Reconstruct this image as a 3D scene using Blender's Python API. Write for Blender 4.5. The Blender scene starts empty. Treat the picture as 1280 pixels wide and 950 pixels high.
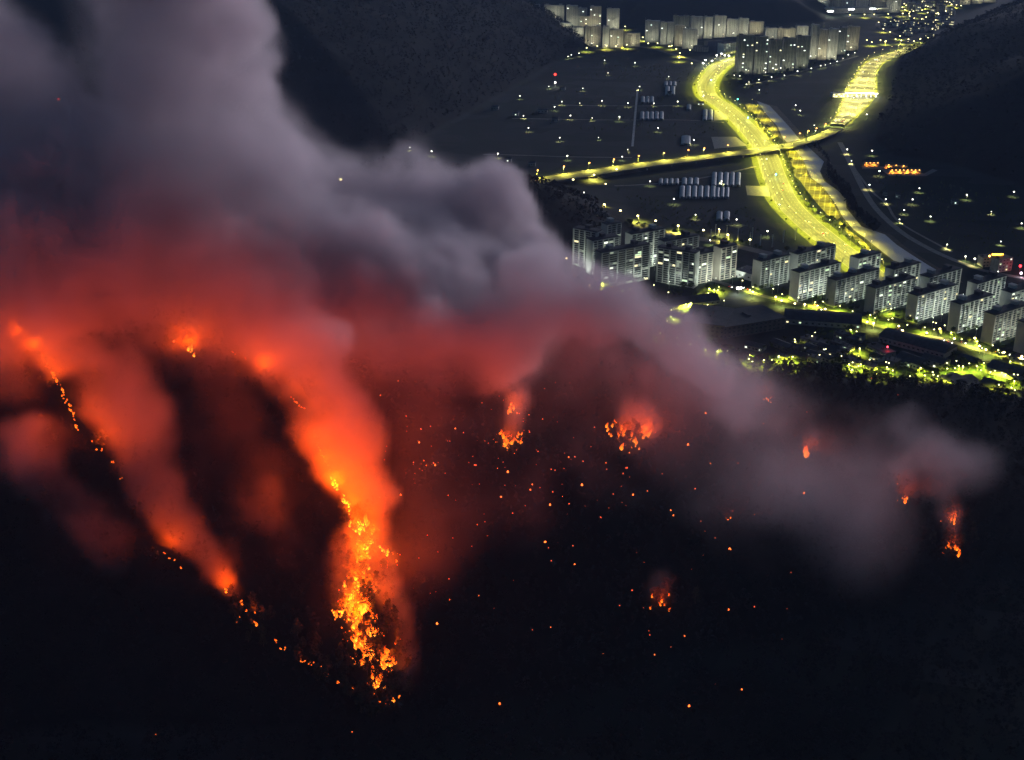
import bpy, math, random
import numpy as np

R = math.radians
sc = bpy.context.scene
COL = sc.collection
random.seed(7)
rng = np.random.default_rng(11)

# ------------------------------------------------------------------ camera
CAM_H, PITCH, FPX = 500.0, 22.9, 1600.0          # metres, degrees below horizon, focal length in photo pixels (1280 wide)
cam = bpy.data.cameras.new('camera')
cam_ob = bpy.data.objects.new('camera', cam)
COL.objects.link(cam_ob)
cam_ob.location = (0, 0, CAM_H)
cam_ob.rotation_euler = (R(90 - PITCH), 0, 0)
cam.sensor_width = 36
cam.lens = 36 * FPX / 1280
cam.clip_start = 1
cam.clip_end = 30000
sc.camera = cam_ob

# ------------------------------------------------------------------ sky, last dusk light, exposure
SUN_EL, SUN_ROT = 6.5, 36.0
world = bpy.data.worlds.new('World')
sc.world = world
world.use_nodes = True
wn = world.node_tree
bg = wn.nodes['Background']
sky = wn.nodes.new('ShaderNodeTexSky')
sky.sky_type = 'NISHITA'
sky.sun_disc = False
sky.sun_elevation = R(SUN_EL)
sky.sun_rotation = R(SUN_ROT)
sky.ozone_density = 4.0
wn.links.new(sky.outputs[0], bg.inputs[0])
bg.inputs[1].default_value = 0.056
sun = bpy.data.lights.new('sun', 'SUN')
sun.energy = 2.2
sun.angle = R(18)
sun.color = (.84, .83, 1.0)
sun_ob = bpy.data.objects.new('sun', sun)
COL.objects.link(sun_ob)
sun_ob.rotation_euler = (R(90 - SUN_EL), 0, R(180 - SUN_ROT))
vs = sc.view_settings
vs.view_transform = 'Standard'
vs.look = 'None'
vs.exposure = 0
vs.gamma = 1
vs.use_curve_mapping = False
cy = sc.cycles
cy.use_denoising = True
cy.use_light_tree = True
cy.volume_bounces = 4
cy.max_bounces = 6
cy.diffuse_bounces = 2
cy.glossy_bounces = 2
cy.transparent_max_bounces = 6
cy.volume_step_rate = 2.6
cy.use_adaptive_sampling = True
cy.adaptive_threshold = .03
cy.volume_max_steps = 256
cy.sample_clamp_indirect = 4

# ------------------------------------------------------------------ surveying helpers: from a sight line of the camera to a place in the world
SP, CP = math.sin(R(PITCH)), math.cos(R(PITCH))
def ray(px, py):
    a, b = (px - 640) / FPX, (475 - py) / FPX
    return np.array((a, CP + b * SP, -SP + b * CP))
def G(px, py, z=0.0):                              # where the sight line meets height z
    d = ray(px, py)
    t = (z - CAM_H) / d[2]
    return np.array((d[0] * t, d[1] * t, z))
def AT(px, py, yd):                                # point of the sight line at ground distance yd
    d = ray(px, py)
    t = yd / d[1]
    return np.array((0, 0, CAM_H)) + d * t
def PIX(p):
    x, y, z = p[0], p[1], p[2] - CAM_H
    dep = y * CP - z * SP
    return 640 + FPX * x / dep, 475 - FPX * (y * SP + z * CP) / dep
def DEP(p):
    return p[1] * CP - (p[2] - CAM_H) * SP

# ------------------------------------------------------------------ noise
_lat = [np.random.default_rng(100 + k).random((32, 32, 32)).astype(np.float32) for k in range(6)]
def vnoise(x, y, z, k=0):
    L = _lat[k % 6]
    xi, yi, zi = np.floor(x), np.floor(y), np.floor(z)
    fx, fy, fz = (x - xi).astype(np.float32), (y - yi).astype(np.float32), (z - zi).astype(np.float32)
    xi, yi, zi = [v.astype(np.int32) & 31 for v in (xi, yi, zi)]
    fx, fy, fz = [f * f * (3 - 2 * f) for f in (fx, fy, fz)]
    x1, y1, z1 = (xi + 1) & 31, (yi + 1) & 31, (zi + 1) & 31
    a = L[xi, yi, zi] * (1 - fx) + L[x1, yi, zi] * fx
    b = L[xi, y1, zi] * (1 - fx) + L[x1, y1, zi] * fx
    c = L[xi, yi, z1] * (1 - fx) + L[x1, yi, z1] * fx
    d = L[xi, y1, z1] * (1 - fx) + L[x1, y1, z1] * fx
    return (a * (1 - fy) + b * fy) * (1 - fz) + (c * (1 - fy) + d * fy) * fz
def fbm(x, y, z, s, octv=4, k=0, gain=.5):
    out, amp, tot = 0, 1.0, 0
    for o in range(octv):
        q = 2.03 ** o / s
        out = out + amp * vnoise(x * q + 17.3 * o, y * q + 5.1 * o, z * q + 9.7 * o, k + o)
        tot += amp
        amp *= gain
    return out / tot
def sst(a, b, x):
    t = np.clip((x - a) / (b - a), 0, 1)
    return t * t * (3 - 2 * t)

# ------------------------------------------------------------------ terrain height
YC = 1090.0
_cpx = np.array([-500, 0, 394, 560, 715, 800, 940, 1280, 1750.])
_cz = np.array([285, 248, 219, 159, 126, 95, 52, 15, 4.])
_cx = np.array([(p - 640) / FPX * (YC * CP + (CAM_H - z) * SP) for p, z in zip(_cpx, _cz)])
_cw = np.array([360, 350, 350, 270, 180, 125, 78, 58, 50.])
_sx = np.array([(p - 640) / FPX * 1750 for p in (-400, 200, 394, 480, 600, 690, 735, 760, 800)])
_sz = np.array([40, 60, 65, 88, 80, 59, 34, 13, 0.])

def poly_in(poly, x, y):                            # distance inside a polygon (0 outside)
    P = np.asarray(poly, float)
    ins = np.zeros(x.shape, bool)
    d = np.full(x.shape, 1e9)
    for i in range(len(P)):
        a, b = P[i], P[(i + 1) % len(P)]
        e = b - a
        t = np.clip(((x - a[0]) * e[0] + (y - a[1]) * e[1]) / (e @ e), 0, 1)
        d = np.minimum(d, np.hypot(x - a[0] - t * e[0], y - a[1] - t * e[1]))
        c = ((a[1] > y) != (b[1] > y)) & (x < (b[0] - a[0]) * (y - a[1]) / (b[1] - a[1] + 1e-9) + a[0])
        ins ^= c
    return np.where(ins, d, 0)
def g2(px, py):
    p = G(px, py)
    return (p[0], p[1])
HILLS = [
    ([(-4200, 2150), (-900, 2330), g2(505, 188), g2(600, 135), g2(655, 104), g2(700, 76), g2(738, 59), (180, 3700), (60, 4300), (-1200, 6500), (-4200, 7000)], .62, 420),
    ([g2(1120, 72), g2(1116, 100), g2(1109, 128), g2(1097, 150), g2(1088, 176), g2(1114, 197), g2(1185, 208), g2(1290, 240), (1500, 1900), (4300, 1500), (4300, 6500), (1800, 4600), (1250, 3700)], .55, 520),
    ([(300, 3800), g2(900, 33), g2(985, 31), g2(1031, 26), (1060, 4300), (1250, 7000), (-300, 7500), (150, 4300)], .6, 420),
]
def terrain(x, y, detail=True):
    x = np.asarray(x, float); y = np.asarray(y, float)
    zc = np.interp(x, _cx, _cz)
    w = np.interp(x, _cx, _cw)
    base = -22.0
    t = (y - 545) / (YC - 545)
    tt = np.clip(t, 0, 1)
    rise = base + (zc - base) * (0.35 * tt + .65 * tt * tt * (3 - 2 * tt))
    rise = np.where(t < 0, base + t * 20, rise)
    fall = zc * np.exp(-((y - YC) / w) ** 2)
    z = np.where(y < YC, rise, fall)
    hillmask = np.where(y < YC, 1.0, np.exp(-((y - YC) / (w * .9)) ** 2))
    sp = np.interp(x, _sx, _sz) * np.exp(-((y - 1720) / 130) ** 2)
    z = np.maximum(z, sp) + .15 * np.minimum(z, sp)
    hill2 = np.clip(sp / 30, 0, 1)
    for poly, slope, top in HILLS:
        d = poly_in(poly, x, y)
        h = top * (1 - np.exp(-slope * d / top))
        z = np.maximum(z, h)
        hill2 = np.maximum(hill2, np.clip(h / 60, 0, 1))
    if detail:
        n = fbm(x, y, x * 0, 130, 4, 1) - .5
        edge = np.clip(zc / 60, .12, 1)
        z = z + n * (30 * hillmask * edge * np.clip(1 - np.abs(y - YC) / 90, 0, 1) * .25 + 22 * hillmask * edge * np.clip(np.abs(y - YC) / 160, 0, 1) * np.where(y < YC, 1, .3))
        z = z + (fbm(x, y, x * 0, 260, 5, 3) - .5) * 48 * hill2 * np.where(y > 1900, 1, .15)
    return z
def tz(x, y):
    return float(terrain(np.array([x]), np.array([y]))[0])
def HIT(px, py, y0=480, y1=1500):                   # where the sight line meets the hillside
    ys = np.arange(y0, y1, 1.5)
    d = ray(px, py)
    t = ys / d[1]
    xs, zs = d[0] * t, CAM_H + d[2] * t
    th = terrain(xs, ys)
    k = np.argmax(zs <= th)
    if zs[k] > th[k]:
        k = len(ys) - 1
    return np.array((xs[k], ys[k], th[k]))

# ------------------------------------------------------------------ materials
def mat(name, col, rough=.8, var=.0, scale=.3, col2=None, metal=0, spec=.3, bump=0):
    m = bpy.data.materials.new(name)
    m.use_nodes = True
    nt = m.node_tree
    b = nt.nodes['Principled BSDF']
    b.inputs['Roughness'].default_value = rough
    b.inputs['Metallic'].default_value = metal
    b.inputs['Specular IOR Level'].default_value = spec
    if var or col2:
        tc = nt.nodes.new('ShaderNodeTexCoord')
        no = nt.nodes.new('ShaderNodeTexNoise')
        no.inputs['Scale'].default_value = scale
        no.inputs['Detail'].default_value = 5
        nt.links.new(tc.outputs['Object'], no.inputs['Vector'])
        cr = nt.nodes.new('ShaderNodeValToRGB')
        c2 = col2 or tuple(c * (1 - var) for c in col)
        cr.color_ramp.elements[0].position = .35
        cr.color_ramp.elements[1].position = .65
        cr.color_ramp.elements[0].color = (*c2, 1)
        cr.color_ramp.elements[1].color = (*col, 1)
        nt.links.new(no.outputs['Fac'], cr.inputs[0])
        nt.links.new(cr.outputs[0], b.inputs['Base Color'])
        if bump:
            bp = nt.nodes.new('ShaderNodeBump')
            bp.inputs['Strength'].default_value = bump
            nt.links.new(no.outputs['Fac'], bp.inputs['Height'])
            nt.links.new(bp.outputs[0], b.inputs['Normal'])
    else:
        b.inputs['Base Color'].default_value = (*col, 1)
    return m
def emit(name, col, s, sample=False):
    m = bpy.data.materials.new(name)
    m.use_nodes = True
    nt = m.node_tree
    nt.nodes.clear()
    e = nt.nodes.new('ShaderNodeEmission')
    e.inputs[0].default_value = (*col, 1)
    e.inputs[1].default_value = s
    o = nt.nodes.new('ShaderNodeOutputMaterial')
    nt.links.new(e.outputs[0], o.inputs[0])
    m.cycles.emission_sampling = 'AUTO' if sample else 'NONE'
    return m

# ------------------------------------------------------------------ mesh builder
class MB:
    def __init__(s):
        s.v, s.f = [], []
    def add(s, vs, fs):
        o = len(s.v)
        s.v += [tuple(map(float, p)) for p in vs]
        s.f += [tuple(i + o for i in f) for f in fs]
        return s
    def box(s, x0, x1, y0, y1, z0, z1):
        return s.add([(x0, y0, z0), (x1, y0, z0), (x1, y1, z0), (x0, y1, z0), (x0, y0, z1), (x1, y0, z1), (x1, y1, z1), (x0, y1, z1)],
                     [(0, 3, 2, 1), (4, 5, 6, 7), (0, 1, 5, 4), (1, 2, 6, 5), (2, 3, 7, 6), (3, 0, 4, 7)])
    def prism(s, poly, z0, z1):
        n = len(poly)
        return s.add([(x, y, z0) for x, y in poly] + [(x, y, z1) for x, y in poly],
                     [tuple(range(n - 1, -1, -1)), tuple(range(n, 2 * n))] + [(i, (i + 1) % n, n + (i + 1) % n, n + i) for i in range(n)])
    def tube(s, pts, rads, n=6):
        pts = [np.array(p, float) for p in pts]
        rings = []
        for i, p in enumerate(pts):
            d = pts[min(i + 1, len(pts) - 1)] - pts[max(i - 1, 0)]
            d = d / (np.linalg.norm(d) + 1e-9)
            a = np.cross(d, (0, 0, 1) if abs(d[2]) < .9 else (1, 0, 0))
            a /= np.linalg.norm(a)
            b = np.cross(d, a)
            r = rads[i] if hasattr(rads, '__len__') else rads
            rings.append([p + r * (a * math.cos(2 * math.pi * k / n) + b * math.sin(2 * math.pi * k / n)) for k in range(n)])
        vs = [q for rg in rings for q in rg]
        fs = [(i * n + k, i * n + (k + 1) % n, (i + 1) * n + (k + 1) % n, (i + 1) * n + k) for i in range(len(pts) - 1) for k in range(n)]
        fs += [tuple(range(n - 1, -1, -1)), tuple(range((len(pts) - 1) * n, len(pts) * n))]
        return s.add(vs, fs)
    def ball(s, c, r, n=8, m=5, sz=1):
        vs, fs = [(c[0], c[1], c[2] - r * sz)], []
        for j in range(1, m):
            a = -math.pi / 2 + math.pi * j / m
            vs += [(c[0] + r * math.cos(a) * math.cos(2 * math.pi * k / n), c[1] + r * math.cos(a) * math.sin(2 * math.pi * k / n), c[2] + r * sz * math.sin(a)) for k in range(n)]
        vs.append((c[0], c[1], c[2] + r * sz))
        for k in range(n):
            fs.append((0, 1 + (k + 1) % n, 1 + k))
            fs.append((len(vs) - 1, len(vs) - 1 - n + k, len(vs) - 1 - n + (k + 1) % n))
        for j in range(m - 2):
            for k in range(n):
                a = 1 + j * n
                fs.append((a + k, a + (k + 1) % n, a + n + (k + 1) % n, a + n + k))
        return s.add(vs, fs)
    def mesh(s, name, m):
        me = bpy.data.meshes.new(name)
        me.from_pydata(s.v, [], s.f)
        me.materials.append(m)
        me.update()
        return me
    def build(s, name, m, parent=None, smooth=False):
        me = s.mesh(name, m)
        if smooth:
            me.shade_smooth()
        return link(name, me, parent)
def link(name, data, parent=None, loc=None):
    o = bpy.data.objects.new(name, data)
    COL.objects.link(o)
    if parent is not None:
        o.parent = parent
    if loc is not None:
        o.location = loc
    return o
def tag(o, label=None, cat=None, group=None, kind=None):
    if label: o['label'] = label
    if cat: o['category'] = cat
    if group: o['group'] = group
    if kind: o['kind'] = kind
    return o
def empty(name, loc, rz, label, cat, group=None):
    o = link(name, None)
    o.location = [float(v) for v in loc]
    o.rotation_euler = (0, 0, rz)
    return tag(o, label, cat, group)
def copy_tree(o, loc=None, rz=None, label=None, group=None, scale=None, lights=True):
    r = o.copy()
    COL.objects.link(r)
    def rec(src, dst):
        for ch in KIDS.get(src.name, []):
            if ch.type == 'LIGHT' and not lights: continue
            c = ch.copy()
            COL.objects.link(c)
            c.parent = dst
            rec(ch, c)
    rec(o, r)
    if loc is not None: r.location = [float(v) for v in loc]
    if rz is not None: r.rotation_euler = (0, 0, rz)
    if label: r['label'] = label
    if group: r['group'] = group
    if scale is not None: r.scale = (scale,) * 3 if not hasattr(scale, '__len__') else scale
    return r
KIDS = {}
def proto(root):                                     # remember the parts of a first-of-its-kind, for fast copying
    stack = [root]
    allo = [o for o in COL.objects if o.parent is not None]
    for o in allo:
        KIDS.setdefault(o.parent.name, [])
        if o not in KIDS[o.parent.name]:
            KIDS[o.parent.name].append(o)
    return root
def polyline(pts, step):
    P = [np.array(p[:2], float) for p in pts]
    # Catmull-Rom through the points, then even spacing
    Q = [2 * P[0] - P[1]] + P + [2 * P[-1] - P[-2]]
    out = []
    for i in range(1, len(Q) - 2):
        for k in range(12):
            t = k / 12
            a, b, c, d = Q[i - 1], Q[i], Q[i + 1], Q[i + 2]
            out.append(.5 * (2 * b + (c - a) * t + (2 * a - 5 * b + 4 * c - d) * t * t + (3 * b - a - 3 * c + d) * t ** 3))
    out.append(P[-1])
    out = np.array(out)
    s = np.concatenate([[0], np.cumsum(np.hypot(*np.diff(out, axis=0).T))])
    n = max(2, int(s[-1] / step))
    u = np.linspace(0, s[-1], n + 1)
    xy = np.stack([np.interp(u, s, out[:, 0]), np.interp(u, s, out[:, 1])], 1)
    tg = np.gradient(xy, axis=0)
    tg /= np.linalg.norm(tg, axis=1)[:, None]
    nr = np.stack([-tg[:, 1], tg[:, 0]], 1)
    return xy, tg, nr, u

# ================================================================== THE SETTING
def axis(parts):
    out = [parts[0][0]]
    for a, b, s in parts:
        n = max(1, int(round((b - a) / s)))
        out += list(np.linspace(a, b, n + 1)[1:])
    return np.array(out)
def ground_material():
    m = bpy.data.materials.new('ground')
    m.use_nodes = True
    nt = m.node_tree
    b = nt.nodes['Principled BSDF']
    b.inputs['Roughness'].default_value = .95
    b.inputs['Specular IOR Level'].default_value = .1
    L = nt.links.new
    tc = nt.nodes.new('ShaderNodeTexCoord')
    mp = nt.nodes.new('ShaderNodeMapping')
    mp.inputs['Rotation'].default_value = (0, 0, .35)
    mp.inputs['Scale'].default_value = (.012, .02, .0)
    L(tc.outputs['Object'], mp.inputs[0])
    vo = nt.nodes.new('ShaderNodeTexVoronoi')
    vo.distance = 'CHEBYCHEV'
    vo.inputs['Scale'].default_value = 1
    L(mp.outputs[0], vo.inputs['Vector'])
    sep = nt.nodes.new('ShaderNodeSeparateColor')
    L(vo.outputs['Color'], sep.inputs[0])
    cr = nt.nodes.new('ShaderNodeValToRGB')
    e = cr.color_ramp.elements
    e[0].color = (.013, .021, .016, 1)
    e[1].color = (.030, .038, .036, 1)
    e.new(.45).color = (.018, .028, .020, 1)
    e.new(.75).color = (.024, .028, .026, 1)
    L(sep.outputs[0], cr.inputs[0])
    no = nt.nodes.new('ShaderNodeTexNoise')
    no.inputs['Scale'].default_value = .05
    no.inputs['Detail'].default_value = 8
    no.inputs['Roughness'].default_value = .7
    L(tc.outputs['Object'], no.inputs['Vector'])
    cf = nt.nodes.new('ShaderNodeValToRGB')
    cf.color_ramp.elements[0].position = .35
    cf.color_ramp.elements[1].position = .7
    cf.color_ramp.elements[0].color = (.004, .005, .004, 1)
    cf.color_ramp.elements[1].color = (.012, .014, .009, 1)
    L(no.outputs['Fac'], cf.inputs[0])
    xyz = nt.nodes.new('ShaderNodeSeparateXYZ')
    L(tc.outputs['Object'], xyz.inputs[0])
    mr = nt.nodes.new('ShaderNodeMapRange')
    mr.inputs['From Min'].default_value = 1.5
    mr.inputs['From Max'].default_value = 6
    ab = nt.nodes.new('ShaderNodeMath'); ab.operation = 'ABSOLUTE'
    L(xyz.outputs['Z'], ab.inputs[0])
    L(ab.outputs[0], mr.inputs[0])
    mx = nt.nodes.new('ShaderNodeMix'); mx.data_type = 'RGBA'
    L(mr.outputs[0], mx.inputs['Factor'])
    L(cr.outputs[0], mx.inputs['A'])
    L(cf.outputs[0], mx.inputs['B'])
    L(mx.outputs['Result'], b.inputs['Base Color'])
    return m
ax = axis([(-4300, -1500, 120), (-1500, -900, 25), (-900, 900, 9), (900, 1500, 20), (1500, 4300, 100)])
ay = axis([(150, 480, 25), (480, 1500, 8), (1500, 2200, 12), (2200, 4700, 18), (4700, 9000, 150)])
TX, TY = np.meshgrid(ax, ay)
TZ = terrain(TX, TY)
nxg, nyg = len(ax), len(ay)
idx = np.arange(nxg * nyg).reshape(nyg, nxg)
quads = np.stack([idx[:-1, :-1], idx[:-1, 1:], idx[1:, 1:], idx[1:, :-1]], -1).reshape(-1, 4)
def np_mesh(name, verts, faces, m):
    me = bpy.data.meshes.new(name)
    k = faces.shape[1]
    me.vertices.add(len(verts)); me.loops.add(faces.size); me.polygons.add(len(faces))
    me.vertices.foreach_set('co', np.asarray(verts, np.float32).ravel())
    me.loops.foreach_set('vertex_index', faces.astype(np.int32).ravel())
    me.polygons.foreach_set('loop_start', (np.arange(len(faces)) * k).astype(np.int32))
    me.materials.append(m)
    me.update(calc_edges=True)
    return me
tm = np_mesh('terrain', np.stack([TX, TY, TZ], -1).reshape(-1, 3), quads, ground_material())
tm.shade_smooth()
tag(link('terrain', tm), kind='structure')

M_ASPHALT = mat('asphalt', (.11, .11, .105), .85, .22, .08)
M_CONC = mat('concrete', (.30, .29, .27), .8, .25, .25)
M_GRASS = mat('verge_grass', (.13, .15, .014), .95, .5, .25)
M_PATH = mat('path_concrete', (.26, .25, .22), .9, .3, .2)
M_MARK = mat('road_paint', (.32, .31, .27), .8)
M_SOIL = mat('bank_soil', (.075, .065, .045), .95, .5, .12)

def ribbon(name, pts, width, z, m, step=14, off=0, kind='structure', parent=None, thick=0):
    xy, tg, nr, u = polyline(pts, step)
    n = len(xy)
    w = width if not callable(width) else np.array([width(k / (n - 1)) for k in range(n)])
    w = np.broadcast_to(np.asarray(w, float), (n,))
    zz = z if not callable(z) else np.array([z(k / (n - 1)) for k in range(n)])
    zz = np.broadcast_to(np.asarray(zz, float), (n,))
    o = np.broadcast_to(np.asarray(off, float), (n,))
    l = xy + nr * (o + w / 2)[:, None]
    r = xy + nr * (o - w / 2)[:, None]
    b = MB()
    if thick:
        vs = [(*l[k], zz[k]) for k in range(n)] + [(*r[k], zz[k]) for k in range(n)] + [(*l[k], zz[k] - thick) for k in range(n)] + [(*r[k], zz[k] - thick) for k in range(n)]
        fs = []
        for k in range(n - 1):
            fs += [(n + k, n + k + 1, k + 1, k), (2 * n + k, 2 * n + k + 1, 3 * n + k + 1, 3 * n + k), (k, k + 1, 2 * n + k + 1, 2 * n + k), (n + k + 1, n + k, 3 * n + k, 3 * n + k + 1)]
        fs += [(0, 2 * n, 3 * n, n), (n - 1, 2 * n - 1, 4 * n - 1, 3 * n - 1)]
        b.add(vs, fs)
    else:
        b.add([(*l[k], zz[k]) for k in range(n)] + [(*r[k], zz[k]) for k in range(n)], [(n + k, n + k + 1, k + 1, k) for k in range(n - 1)])
    ob = b.build(name, m, parent)
    if parent is None and kind: ob['kind'] = kind
    return ob, xy, tg, nr
def flat(name, pxs, z, m, kind='structure'):
    pts = [G(px, py, z) for px, py in pxs]
    b = MB()
    b.add(pts, [tuple(range(len(pts)))])
    o = b.build(name, m)
    if kind: o['kind'] = kind
    return o
gp = lambda L: [G(*p)[:2] for p in L]

# the lit main road down the valley
ROAD_A = gp([(1112, 362), (1078, 334), (1040, 304), (1006, 276), (982, 250), (968, 220), (957, 190), (943, 170), (925, 151), (906, 134), (888, 122), (882, 110), (887, 97), (900, 83), (916, 76), (938, 69)])
_, axy, atg, anr = ribbon('road_verge', ROAD_A, 58, .06, M_GRASS, 14)
ribbon('main_road', ROAD_A, 38, .16, M_ASPHALT, 14, thick=.12)
mk = MB()
for o in (-18.2, -.9, .9, 18.2):
    r_, _, _, _ = ribbon('lane_marking', ROAD_A, .5, .20, M_MARK, 14, off=o)
for o in (-11.5, -6.2, 6.2, 11.5):
    xyl, tgl, nrl, _ = polyline(ROAD_A, 8)
    for k in range(0, len(xyl) - 1, 2):
        p = xyl[k] + nrl[k] * o; q = xyl[k + 1] + nrl[k + 1] * o
        n_ = nrl[k] * .2
        mk.add([(*(p + n_), .2), (*(p - n_), .2), (*(q - n_), .2), (*(q + n_), .2)], [(0, 1, 2, 3)])
tag(mk.build('lane_dashes', M_MARK), kind='structure')

# the river and its terrace with a paved grid
RIV_L = [(946, 126), (958, 143), (972, 158), (978, 172), (996, 190), (1008, 210), (1014, 222), (1029, 234), (1044, 254), (1054, 272), (1067, 287), (1083, 299), (1106, 317), (1128, 334), (1160, 358)]
RIV_R = [(962, 132), (976, 147), (988, 160), (996, 170), (1014, 187), (1030, 202), (1025, 214), (1030, 226), (1047, 238), (1057, 248), (1058, 260), (1077, 283), (1106, 293), (1121, 306), (1139, 318), (1158, 330), (1195, 352)]
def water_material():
    m = mat('river_water', (.50, .48, .55), .25, spec=.5)  # pale base colour stands in for the bright sky mirrored in the water
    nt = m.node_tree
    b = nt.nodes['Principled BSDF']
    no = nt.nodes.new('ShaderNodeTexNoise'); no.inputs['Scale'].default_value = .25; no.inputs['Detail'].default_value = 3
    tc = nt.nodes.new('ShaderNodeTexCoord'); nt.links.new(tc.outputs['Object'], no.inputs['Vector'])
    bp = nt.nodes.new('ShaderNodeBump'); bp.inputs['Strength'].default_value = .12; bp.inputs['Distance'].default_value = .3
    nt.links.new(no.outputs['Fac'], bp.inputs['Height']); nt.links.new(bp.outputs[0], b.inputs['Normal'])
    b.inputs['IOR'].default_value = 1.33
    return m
flat('river_bank', [(x - 4, y - 1) for x, y in RIV_L] + [(x + 9, y + 1) for x, y in RIV_R][::-1], .05, M_SOIL)
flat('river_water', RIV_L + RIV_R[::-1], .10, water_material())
def grid_material():
    m = bpy.data.materials.new('terrace_paving')
    m.use_nodes = True
    nt = m.node_tree; L = nt.links.new
    b = nt.nodes['Principled BSDF']; b.inputs['Roughness'].default_value = .9
    tc = nt.nodes.new('ShaderNodeTexCoord')
    mp = nt.nodes.new('ShaderNodeMapping'); mp.inputs['Rotation'].default_value = (0, 0, .25)
    L(tc.outputs['Object'], mp.inputs[0])
    br = nt.nodes.new('ShaderNodeTexBrick')
    br.offset = 0
    br.inputs['Scale'].default_value = .105
    br.inputs['Brick Width'].default_value = .9; br.inputs['Row Height'].default_value = 1.6
    br.inputs['Mortar Size'].default_value = .09
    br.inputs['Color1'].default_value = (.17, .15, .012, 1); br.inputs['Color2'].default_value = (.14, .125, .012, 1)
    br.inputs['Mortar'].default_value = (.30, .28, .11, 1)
    L(mp.outputs[0], br.inputs['Vector']); L(br.outputs['Color'], b.inputs['Base Color'])
    return m
M_TERR = grid_material()
flat('riverside_terrace', [(936, 129), (944, 131), (956, 142), (970, 158), (974, 168), (968, 176), (958, 176), (948, 160), (939, 144), (931, 131)], .11, M_TERR)
flat('riverside_terrace', [(981, 187), (990, 186), (1002, 196), (1008, 208), (1010, 221), (1028, 232), (1042, 254), (1050, 272), (1044, 276), (1034, 268), (1022, 255), (1010, 240), (1000, 226), (993, 220), (990, 205), (984, 194)], .11, M_TERR)
flat('riverside_terrace', [(1050, 276), (1060, 287), (1078, 300), (1092, 314), (1086, 316), (1074, 304), (1060, 292), (1048, 280)], .11, M_TERR)

# streets, lanes, banks
STREET = gp([(735, 258), (752, 266), (776, 275), (800, 282), (830, 290), (862, 296), (900, 303), (935, 311), (965, 318)])
ribbon('back_street', STREET, 17, .13, M_ASPHALT, 12, thick=.1)
FRONT = gp([(860, 342), (900, 353), (940, 366), (975, 375), (1010, 382), (1050, 392), (1090, 405), (1130, 416), (1175, 423), (1215, 435), (1250, 444), (1320, 458)])
ribbon('front_street', FRONT, 9, .13, M_ASPHALT, 10, thick=.1)
RIGHT_ROAD = gp([(1050, 178), (1064, 206), (1080, 238), (1098, 264), (1128, 291), (1162, 311), (1190, 324), (1209, 331), (1229, 338), (1248, 342), (1282, 348), (1330, 355)])
ribbon('river_road', RIGHT_ROAD, 9, .13, M_PATH, 12, thick=.1)
LANE = [G(797, 111)[:2], G(790.5, 183)[:2]]
M_LANE = mat('lane_concrete', (.55, .55, .52), .9, .35, .12)
ribbon('farm_lane', [LANE[0], (LANE[0] + LANE[1]) / 2, LANE[1]], 4.2, .12, M_LANE, 14, thick=.1)
ribbon('farm_lane', gp([(604, 193), (650, 194), (712, 196), (790, 197)]), 4, .12, M_PATH, 14, thick=.1)
ribbon('farm_lane', gp([(640, 148), (700, 149), (760, 150), (850, 150), (905, 153)]), 4, .12, M_PATH, 14, thick=.1)
ribbon('farm_lane', gp([(690, 131), (740, 132), (800, 132.5), (850, 132)]), 4, .12, M_PATH, 14, thick=.1)
ribbon('farm_lane', gp([(752, 233), (800, 231), (850, 227), (905, 217), (945, 208)]), 5, .12, M_PATH, 14, thick=.1)
ribbon('farm_lane', gp([(1060, 200), (1088, 237), (1108, 255), (1126, 279), (1190, 315)]), 4, .12, M_PATH, 14, thick=.1)
ribbon('far_street', gp([(742, 60), (765, 58), (790, 58), (812, 60), (838, 67), (858, 73), (880, 78)]), 16, .13, M_ASPHALT, 16, thick=.1)
ribbon('far_street', gp([(1060, 21), (1090, 21.5), (1130, 20), (1165, 20)]), 14, .13, M_ASPHALT, 16, thick=.1)
ribbon('far_street', gp([(1098, 28), (1098, 33), (1108, 38), (1125, 45), (1140, 51)]), 14, .13, M_ASPHALT, 16, thick=.1)
ribbon('far_street', gp([(1166, 36), (1172, 24), (1183, 14), (1196, 8), (1215, 2), (1240, -4)]), 18, .13, M_ASPHALT, 16, thick=.1)
ribbon('apartment_street', gp([(932, 106), (955, 102), (985, 95), (1015, 85), (1045, 78), (1072, 70)]), 8, .13, M_ASPHALT, 14, thick=.1)

# the bridge that crosses the main road, and the expressway with its toll plaza beyond
M_DECK = mat('deck_asphalt', (.12, .12, .10), .85, .3, .06)
BR = [G(x, y, 6.5)[:2] for x, y in [(600, 242), (668, 227), (740, 216), (800, 207), (860, 199.5), (930, 190.5), (975, 184), (1005, 177), (1030, 168), (1046, 159)]]
bridge = empty('road_bridge', (0, 0, 0), 0, 'long yellow-lit concrete bridge crossing over the main road and the river', 'bridge')
_, bxy, btg, bnr = ribbon('bridge_deck', BR, lambda t: 38 - 12 * t, lambda t: 6.5 - 2.2 * max(0, (t - .8) / .2), M_DECK, 16, parent=bridge, thick=1.2)
for s in (-1, 1):
    ribbon('parapet', BR, .4, lambda t: 7.4 - 2.2 * max(0, (t - .8) / .2), M_CONC, 16, off=np.array([s * (18.55 - 6 * k / (len(bxy) - 1)) for k in range(len(bxy))]), parent=bridge, thick=.88)
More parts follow.
